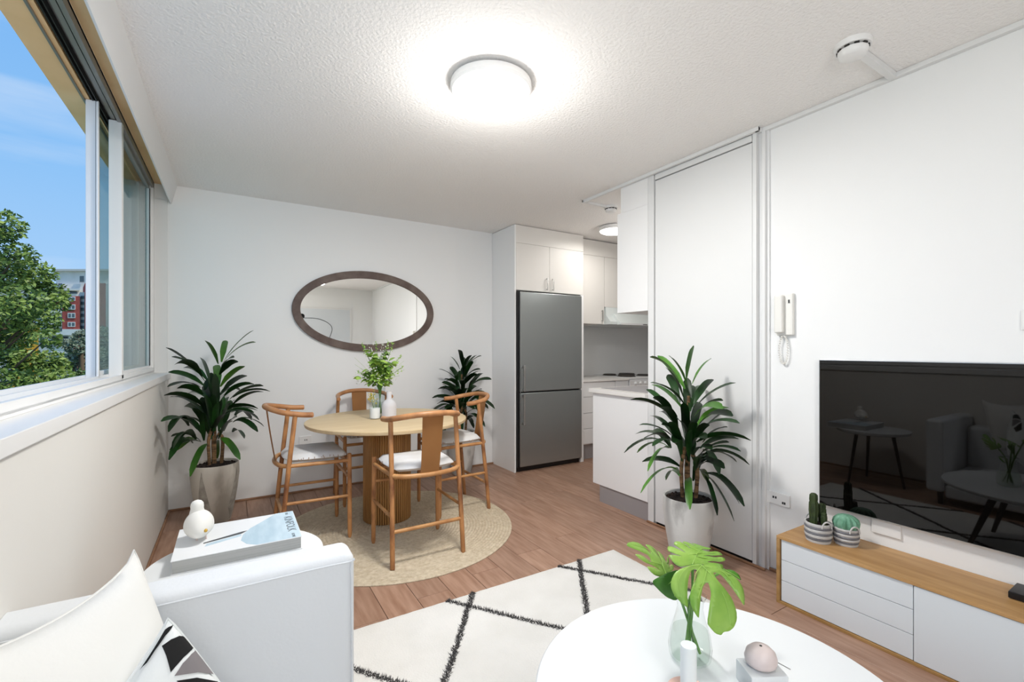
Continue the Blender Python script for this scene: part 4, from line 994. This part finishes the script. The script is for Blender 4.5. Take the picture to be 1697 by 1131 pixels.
# bird
bdx, bdy, bz = -.10, 1.985, zt
t = thing('bird_figurine', 'round white ceramic bird figurine with a gold tail tip on the book', 'figurine', (bdx, bdy, bz))
bm = nb()
bmesh.ops.create_uvsphere(bm, u_segments=40, v_segments=28, radius=1)
for v in bm.verts:
    p = v.co.copy()
    z = p.z; sx = .046 * (1 - .10 * z)
    xx = p.x * sx; yy = p.y * .058 * (1 - .12 * z) ; zz = p.z * .047
    if p.y < 0: zz -= .012 * p.y * p.y; xx *= 1 - .25 * p.y * p.y
    # neck and head pulled up from the front of the back
    v.co = (xx + bdx, yy + bdy, zz + bz + .060)
obj('body', bm, 'bird', t, smooth=180)
bm = nb(); pf = [(.026, .0), (.0225, .018), (.0200, .028), (.0205, .036), (.0195, .046), (.014, .054), (.006, .0575), (0, .058)]
lathe([(0, -.012)] + pf, 32, (bdx - .006, bdy + .012, bz + .082), bm=bm)
obj('head', bm, 'bird', t, smooth=180)
bk = lathe([(.005, 0), (.004, .006), (0, .014)], 12); bmesh.ops.rotate(bk, cent=(0, 0, 0), matrix=Matrix.Rotation(-PI / 2, 3, 'X'), verts=bk.verts)
bmesh.ops.translate(bk, vec=(bdx - .006, bdy + .03, bz + .12), verts=bk.verts); obj('beak', bk, 'bird', t)
bm = nb(); bmesh.ops.create_icosphere(bm, subdivisions=2, radius=.0065, matrix=Matrix.Translation((bdx + .022, bdy - .048, bz + .045)))
obj('gold_tip', bm, 'gold', t)
for s in (-1, 1):
    obj('leg', tube([(bdx + s * .014 + .008, bdy - .005, bz), (bdx + s * .012 + .006, bdy - .002, bz + .03)], .0028, 8), 'pinkc', t)

# ------------------------------------------------------------------ coffee table and what stands on it
CX, CY, CZT, CR = .977, .663, .40, .434
t = thing('coffee_table', 'large round white coffee table in the foreground', 'table', (CX, CY, .013))
obj('tabletop', lathe([(0, CZT - .022), (CR - .01, CZT - .022), (CR, CZT - .014), (CR, CZT - .004), (CR - .004, CZT), (0, CZT)], 128, (CX, CY, 0)), 'ctable', t)
for k in range(4):
    a = PI / 4 + k * PI / 2
    obj('leg', tube([(CX + .22 * math.cos(a), CY + .22 * math.sin(a), CZT - .022), (CX + .37 * math.cos(a), CY + .37 * math.sin(a), .0135)], [.02, .011], 12), 'darkleg', t)
gx, gy = 1.035, .790
t = thing('monstera_vase', 'clear glass vase holding green monstera leaves on the coffee table', 'vase', (gx, gy, CZT))
obj('glass', open_lathe([(.040, .001), (.052, .009), (.055, .035), (.050, .07), (.038, .11), (.032, .135), (.034, .155), (.041, .170), (.0398, .1715), (.038, .170)], 40, (gx, gy, CZT)), 'vglass', t)
obj('water', lathe([(.0475, .012), (.0505, .035), (.047, .068), (.0445, .078), (0, .078)], 32, (gx, gy, CZT)), 'water', t)
from mathutils.geometry import tessellate_polygon
def monstera(outline, base, ctr, dist, nrm, curl, m, ribs, parent):
    """leaf blade cut to an outline on a tilted plane, then bowed away from its stalk"""
    E0 = Vector((0, 0, EYE)); nrm = Vector(nrm).normalized(); sc = 6.652
    cpt = at(1035 + ctr[0] / sc, 885 + ctr[1] / sc, dist)
    def on(q):
        r = ray(1035 + q[0] / sc, 885 + q[1] / sc); return E0 + r * ((cpt - E0).dot(nrm) / r.dot(nrm))
    b = on(base); V = [on(q) for q in outline]
    cp = []                     # round the outline corners a little
    for k in range(len(V)):
        p, q = V[k], V[(k + 1) % len(V)]; cp += [p.lerp(q, .2), p.lerp(q, .8)]
    bm = nb(); vs = [bm.verts.new(p) for p in cp]
    for t3 in tessellate_polygon([cp]):
        try: bm.faces.new([vs[x] for x in t3])
        except ValueError: pass
    for _ in range(4):
        bmesh.ops.subdivide_edges(bm, edges=[e for e in bm.edges if e.calc_length() > .014], cuts=1)
        bmesh.ops.triangulate(bm, faces=bm.faces[:])
    ln = max((p - b).length for p in V)
    for v in bm.verts:
        d = (v.co - b).length / ln
        v.co = v.co + nrm * ln * (-curl * d * d + curl * .35 * d + .012 * math.sin(d * 11 + v.co.x * 60))
    bmesh.ops.recalc_face_normals(bm, faces=bm.faces)
    lf = obj('leaf', bm, m, parent, smooth=80)
    md = lf.modifiers.new('thickness', 'SOLIDIFY'); md.thickness = .0008
    rb = nb()
    for rbp in ribs:
        P = spline([on(q) for q in rbp], 5); Q = []
        for p in P:
            d = (p - b).length / ln; Q.append(p + nrm * (ln * (-curl * d * d + curl * .35 * d) + .0006))
        tube(Q, [.0011 * (1 - .7 * k / len(Q)) for k in range(len(Q))], 5, bm=rb)
    obj('midrib', rb, 'rib', lf)
    return b
ML1 = [(750,340),(690,355),(610,365),(555,335),(500,270),(478,228),(560,238),(645,262),(600,243),(520,205),(478,175),(478,130),(500,118),(560,142),(695,224),(640,178),(580,128),(545,100),(555,75),(600,70),(650,95),(738,168),(700,120),(640,86),(660,72),(720,85),(792,135),(760,100),(742,84),(800,90),(880,115),(975,135),(930,150),(850,158),(870,178),(960,175),(1060,155),(1095,175),(1095,200),(1000,220),(860,242),(960,245),(1080,225),(1125,235),(1120,270),(1040,290),(900,304),(980,320),(1090,310),(1098,350),(1090,390),(1000,365),(880,345)]
ML2 = [(840,345),(740,350),(640,375),(560,420),(525,500),(525,570),(560,650),(610,710),(705,795),(720,785),(705,700),(700,600),(705,500),(730,410),(770,390),(805,410),(800,470),(770,540),(735,620),(728,700),(760,810),(845,920),(842,840),(845,700),(860,600),(885,545),(920,540),(935,580),(955,660),(945,780),(940,960),(980,1000),(1050,1060),(1120,1080),(1140,1045),(1200,1040),(1250,1000),(1275,920),(1260,830),(1200,700),(1120,610),(1030,530),(985,465),(975,435),(1010,435),(1080,470),(1170,560),(1250,660),(1300,720),(1350,775),(1352,690),(1330,590),(1270,510),(1180,440),(1080,390),(960,350)]
ML3 = [(455,442),(400,475),(340,455),(290,410),(250,350),(330,370),(412,418),(330,355),(230,310),(160,250),(130,205),(200,230),(310,330),(270,240),(190,190),(100,130),(62,95),(75,65),(130,60),(190,85),(240,140),(300,230),(280,150),(245,100),(300,115),(350,170),(385,240),(415,330),(405,260),(370,170),(440,240),(470,330),(480,235),(500,300),(490,400),(510,330),(545,345),(550,385),(520,415)]
ML4 = [(600,395),(500,420),(420,460),(350,500),(320,530),(335,570),(400,640),(480,710),(570,748),(612,720),(580,650),(545,560),(545,470)]
ML5 = [(1090,395),(1200,398),(1270,445),(1300,510),(1240,482),(1170,440)]
rim = Vector((gx, gy, CZT + .165))
for ol, b_, ct_, di_, nn_, cu_, mm_, rb_ in (
    (ML1, (750,340), (800,230), 1.22, (-.18, -.40, .9), .22, 'monstera', [[(750,340),(800,220),(850,160),(900,130)],[(800,220),(700,235),(560,260)],[(810,215),(900,200),(1060,180)],[(790,250),(950,270),(1100,250)],[(820,190),(740,150),(600,85)]]),
    (ML2, (840,345), (900,650), 1.10, (-.30, -.62, .72), .30, 'monstera', [[(840,345),(960,470),(1100,680),(1170,850),(1215,1000)],[(850,350),(780,450),(750,600)],[(900,400),(880,500),(820,700),(835,880)],[(840,345),(700,370),(600,500),(640,690)],[(880,360),(1080,420),(1240,580),(1340,740)]]),
    (ML3, (455,442), (330,280), 1.26, (.25, -.65, .72), .18, 'monstera', [[(455,442),(390,310),(290,180),(110,90)],[(430,390),(380,220),(310,130)],[(400,340),(250,290)]]),
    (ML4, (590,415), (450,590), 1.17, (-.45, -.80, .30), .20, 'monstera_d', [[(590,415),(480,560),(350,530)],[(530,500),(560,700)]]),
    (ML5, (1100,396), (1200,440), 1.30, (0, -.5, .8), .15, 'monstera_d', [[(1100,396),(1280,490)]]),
):
    bb = monstera(ol, b_, ct_, di_, nn_, cu_, mm_, rb_, t)
    ft_ = Vector((min(max(gx - (bb.x - gx) * .4, gx - .025), gx + .025), min(max(gy - (bb.y - gy) * .4, gy - .025), gy + .025), CZT + .02))
    rm = Vector((min(max(bb.x, gx - .02), gx + .02), min(max(bb.y, gy - .02), gy + .02), CZT + .165))
    obj('stem', tube(spline([ft_, ft_.lerp(rm, .5), rm, bb], 6), .0036, 8), 'stem', t)
# candle on plate
kx, ky, _ = vp(1141, 1145, 1.0)
pz = CZT; tt = (EYE - pz - .012) / (-ray(1141, 1146).z); kp = vp(1141, 1146, tt)
t = thing('plate', 'small blush pink plate under the white candle on the coffee table', 'plate', (kp.x, kp.y, pz))
obj('dish', lathe([(0, 0), (.034, 0), (.040, .004), (.047, .011), (.048, .013), (.045, .0125), (.036, .006), (0, .005)], 40, (kp.x, kp.y, pz)), 'pinkp', t)
t = thing('pillar_candle', 'slim white pillar candle on a blush plate at the bottom of the photo', 'candle', (kp.x, kp.y, pz + .005))
obj('wax', lathe([(0, .005), (.0180, .005), (.0183, .008), (.0183, .119), (.0175, .121), (0, .1215)], 32, (kp.x, kp.y, pz)), 'candle', t)
# ornament on a clear block
op = vp(1262, 1140, (EYE - CZT) / (-ray(1258, 1140).z))
t = thing('acrylic_block', 'clear rectangular block under the blush ornament on the coffee table', 'block', (op.x, op.y, CZT))
obj('block_body', B(op.x - .045, op.x + .045, op.y - .035, op.y + .035, CZT, CZT + .05, bev=.003, rot=Matrix.Rotation(-.5, 3, 'Z')), 'marble', t)
t = thing('shell_ornament', 'rounded blush ceramic ornament with a tiny hole on the clear block', 'ornament', (op.x, op.y, CZT + .05))
rt = Matrix.Rotation(-.5, 3, 'Z')
bm = lathe([(0, 0), (.026, .001), (.034, .008), (.036, .019), (.032, .033), (.022, .043), (.010, .047), (.0035, .0475), (.003, .044), (0, .043)], 40, (op.x + .004, op.y + .004, CZT + .05), sx=1.06)
obj('shell', bm, 'pinkc', t)
obj('tiny_hole', lathe([(0, .044), (.003, .0465), (.003, .0478), (0, .0477)], 12, (op.x + .004, op.y + .004, CZT + .05)), 'steel_dark', t)
obj('pin', tube([(op.x + .045, op.y - .005, CZT + .052), (op.x + .072, op.y - .03, CZT + .035)], .0012, 6), 'chrome', t)

# ------------------------------------------------------------------ outside
GZ = -9.0
struct('ground', B(-160, 60, 6, 200, GZ - .5, GZ), 'lawn')
def foliage(name, parent, cents, n, size, m, seed):
    rr_ = random.Random(seed); vs, fs = [], []
    tot = sum(c_[3] ** 2 for c_ in cents)
    for (cx_, cy_, cz_, r_) in cents:
        for _ in range(int(n * r_ * r_ / tot)):
            d = Vector((rr_.gauss(0, 1), rr_.gauss(0, 1), rr_.gauss(0, 1))).normalized() * r_ * rr_.uniform(.45, 1.05) ** .6
            d.z *= .8; p = Vector((cx_, cy_, cz_)) + d
            a = Vector((rr_.gauss(0, 1), rr_.gauss(0, 1), rr_.gauss(0, .6))).normalized(); b = a.cross(Vector((rr_.gauss(0, 1), rr_.gauss(0, 1), rr_.gauss(0, 1)))).normalized()
            s = size * rr_.uniform(.6, 1.2); k = len(vs)
            vs += [p - a * s, p - b * s * .45, p + a * s, p + b * s * .45]; fs.append((k, k + 1, k + 2, k + 3))
    me = bpy.data.meshes.new(name); me.from_pydata([tuple(v) for v in vs], [], fs); me.materials.append(M[m]); me.update()
    me.transform(Matrix.Translation(-Vector(parent.location)))
    o = bpy.data.objects.new(name, me); COL.objects.link(o); o.parent = parent; o['kind'] = 'stuff'; return o
def tree(label, base, clumps, n, size, m, seed, m2=None):
    t = thing('tree', label, 'tree', (base[0], base[1], GZ))
    top = max(c_[2] for c_ in clumps); mid = Vector((base[0], base[1], (GZ + top) / 2))
    obj('trunk', tube([(base[0], base[1], GZ), (base[0] + .1, base[1], (GZ + top) / 2), (base[0], base[1], top - .5)], [.28, .2, .07], 10), 'bark', t)
    r9 = random.Random(seed); br = nb()
    for (cx_, cy_, cz_, r_) in clumps:
        st_ = Vector((base[0], base[1], max(GZ + 3, cz_ - 1.6 - abs(cx_ - base[0]) * .3)))
        tube([st_, st_.lerp(Vector((cx_, cy_, cz_)), .55) + Vector((0, 0, .15)), (cx_, cy_, cz_)], [.06, .035, .012], 6, bm=br)
    obj('branches', br, 'bark', t)
    foliage('foliage', t, clumps, n, size, m, seed)
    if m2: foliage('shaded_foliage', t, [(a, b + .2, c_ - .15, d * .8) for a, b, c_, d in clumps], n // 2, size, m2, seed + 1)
    return t
def W(px, py, dist): return at(px, py, dist)       # dist measured along the view axis
def cl(px, py, dist, rpx): p = W(px, py, dist); return (p.x, p.y, p.z, rpx * dist / 760)
D = 14
near = [(5, 372, 30), (30, 420, 26), (10, 455, 38), (55, 455, 30), (80, 488, 28), (35, 500, 36), (0, 520, 40), (62, 530, 30), (98, 500, 16), (20, 560, 30), (80, 560, 18),
        (0, 600, 36), (45, 600, 26), (78, 600, 26), (100, 605, 16), (20, 640, 34), (60, 632, 26), (105, 628, 20), (-60, 450, 60), (-60, 560, 70), (-40, 380, 36), (-130, 500, 90)]
clumps = [cl(a, b, D + (i % 5 - 2) * .5, c_) for i, (a, b, c_) in enumerate(near)]
tb = W(-40, 600, D)
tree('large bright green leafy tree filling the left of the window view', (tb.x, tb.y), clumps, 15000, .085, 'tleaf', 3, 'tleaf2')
D2 = 26
grey = [cl(a, b, D2 + i * .4, c_) for i, (a, b, c_) in enumerate([(128, 575, 17), (140, 560, 16), (118, 600, 18), (136, 612, 18), (150, 590, 22), (112, 570, 10), (165, 560, 24), (185, 600, 30)])]
p = W(135, 600, D2); tree('grey green tree beside the open window frame, below the red building', (p.x, p.y), grey, 6000, .13, 'tleaf3', 12)
D3 = 20
low = [cl(a, b, D3 + i * .3, c_) for i, (a, b, c_) in enumerate([(100, 640, 18), (125, 632, 14), (80, 650, 18), (55, 655, 16), (138, 622, 12), (20, 668, 24), (-20, 670, 30), (160, 640, 24)])]
p = W(100, 650, D3); tree('low dark green shrub tops just above the window sill', (p.x, p.y), low, 5000, .10, 'tleaf2', 15)

def facade(name, label, px0, px1, ytop, ybot, dist, depth_m, m):
    a = W(px0, ytop, dist); b = W(px1, ybot, dist)
    # facade runs across the view: local frame
    s, c_ = math.sin(YAW), math.cos(YAW); r_ = Vector((c_, -s, 0)); d_ = ray((px0 + px1) / 2 - 25, 578); d_.z = 0; d_.normalize()
    t = thing(name, label, 'building', (W(px0, 578, dist).x, W(px0, 578, dist).y, GZ))
    def blk(nm, q0, q1, y0, y1, dd0, dd1, mm, par=None, bev=0):
        P0 = W(q0, y0, dist); P1 = W(q1, y1, dist)
        bm = nb(); vs = []
        for dd in (dd0, dd1):
            for (q, z) in ((P0, P1.z), (P1, P1.z), (P1, P0.z), (P0, P0.z)):
                v = Vector((q.x, q.y, z)) + d_ * dd; vs.append(bm.verts.new(v))
        for f_ in ((0, 1, 2, 3), (7, 6, 5, 4), (0, 4, 5, 1), (1, 5, 6, 2), (2, 6, 7, 3), (3, 7, 4, 0)): bm.faces.new([vs[i] for i in f_])
        bmesh.ops.recalc_face_normals(bm, faces=bm.faces)
        return obj(nm, bm, mm, par or t, smooth=0)
    return t, blk
# white apartment block with balconies (furthest)
t, blk = facade('apartment_building', 'white stepped apartment block with balconies behind the tree', 20, 150, 445, 560, 70, 10, 'render')
blk('upper_storey', 96, 190, 447, 478, 2, 10, 'render'); blk('roof_edge', 90, 190, 444.5, 447.5, 1.2, 10, 'renderg')
blk('middle_block', 60, 190, 470, 640, 1, 10, 'render')
blk('left_wing', -60, 60, 478, 640, 2, 10, 'renderg')
for y in (468, 486, 505, 524, 543):
    blk('balcony_slab', 74, 132, y + 11, y + 14, -.6, 1.2, 'render'); 
    b_ = blk('window', 80, 104, y + 1, y + 11, .85, 1.02, 'bglass')
    for q in (80, 88, 96, 104): blk('mullion', q - .5, q + .5, y + 1, y + 11, .7, .86, 'render', b_)
    blk('balcony_rail', 76, 104, y + 6, y + 11, -.5, -.4, 'bal')
for y in (488, 508, 528, 548):
    for q in (5, 25, 45): blk('window', q, q + 9, y, y + 9, 1.85, 2.05, 'bglass')
blk('window', 104, 128, 478, 486, .85, 1.05, 'bglass')
blk('parapet', 104, 150, 487, 491, .2, 1.2, 'render')
blk('roof_planter', 132, 139, 458, 468, -.3, .8, 'bglass')
t, blk = facade('brick_building', 'red brick apartment building with white framed windows in the window view', 104, 132, 491, 546, 62, 6, 'brick')
blk('brick_wall', 103.5, 132.5, 491, 600, 0, 6, 'brick'); blk('side_bay', 132.5, 140.5, 484, 600, .5, 6, 'renderg'); blk('brick_pier', 140.5, 175, 470, 600, -.3, 6, 'brick')
for y0, y1 in ((492, 499), (505, 513.5), (519, 527.5), (534, 542)):
    wn = blk('window', 112, 125, y0, y1, -.12, .02, 'render')
    blk('pane', 113.4, 117.4, y0 + 1.3, y1 - 1.3, -.14, -.1, 'bglass', wn); blk('pane', 119.2, 123.6, y0 + 1.3, y1 - 1.3, -.14, -.1, 'bglass', wn)
for y0 in (490, 500, 510, 520, 530, 540): blk('window', 134, 139.5, y0, y0 + 5, .35, .52, 'bglass')
blk('white_band', 103, 133, 546, 552, -.3, 1, 'render')
t, blk = facade('terrace_house', 'grey rendered house with a small balcony below the red building', 60, 118, 551, 640, 48, 5, 'renderg')
blk('wall', 60, 122, 556, 660, 0, 5, 'renderg'); blk('roof_slab', 56, 124, 551, 556, -.4, 5.3, 'render')
blk('wall_recess', 85, 112, 558, 582, -.1, .01, 'steel_dark')
wn = blk('window', 87, 104, 562, 580, -.2, -.1, 'render')
blk('pane', 88.5, 92.5, 563.5, 579, -.23, -.19, 'bglass', wn); blk('pane', 96, 101, 563.5, 579, -.23, -.19, 'bglass', wn)
blk('balcony_slab', 84, 113, 582, 586, -1.0, 0, 'render'); blk('balcony_rail', 85, 112, 576, 582, -1.0, -.93, 'bal')
blk('window', 66, 77, 563, 573, -.05, .02, 'bglass')
t, blk = facade('yellow_building', 'yellow rendered building glimpsed through the tree leaves', 0, 60, 535, 640, 34, 5, 'yellow')
blk('wall', 20, 64, 545, 650, 0, 4, 'yellow'); blk('roof_edge', 18, 66, 541, 545, -.3, 4.3, 'yellow'); blk('low_wall', 14, 92, 625, 660, -1.5, 0, 'yellow')
blk('gate_post', 81, 90, 612, 640, -2.2, -1.6, 'yellow')
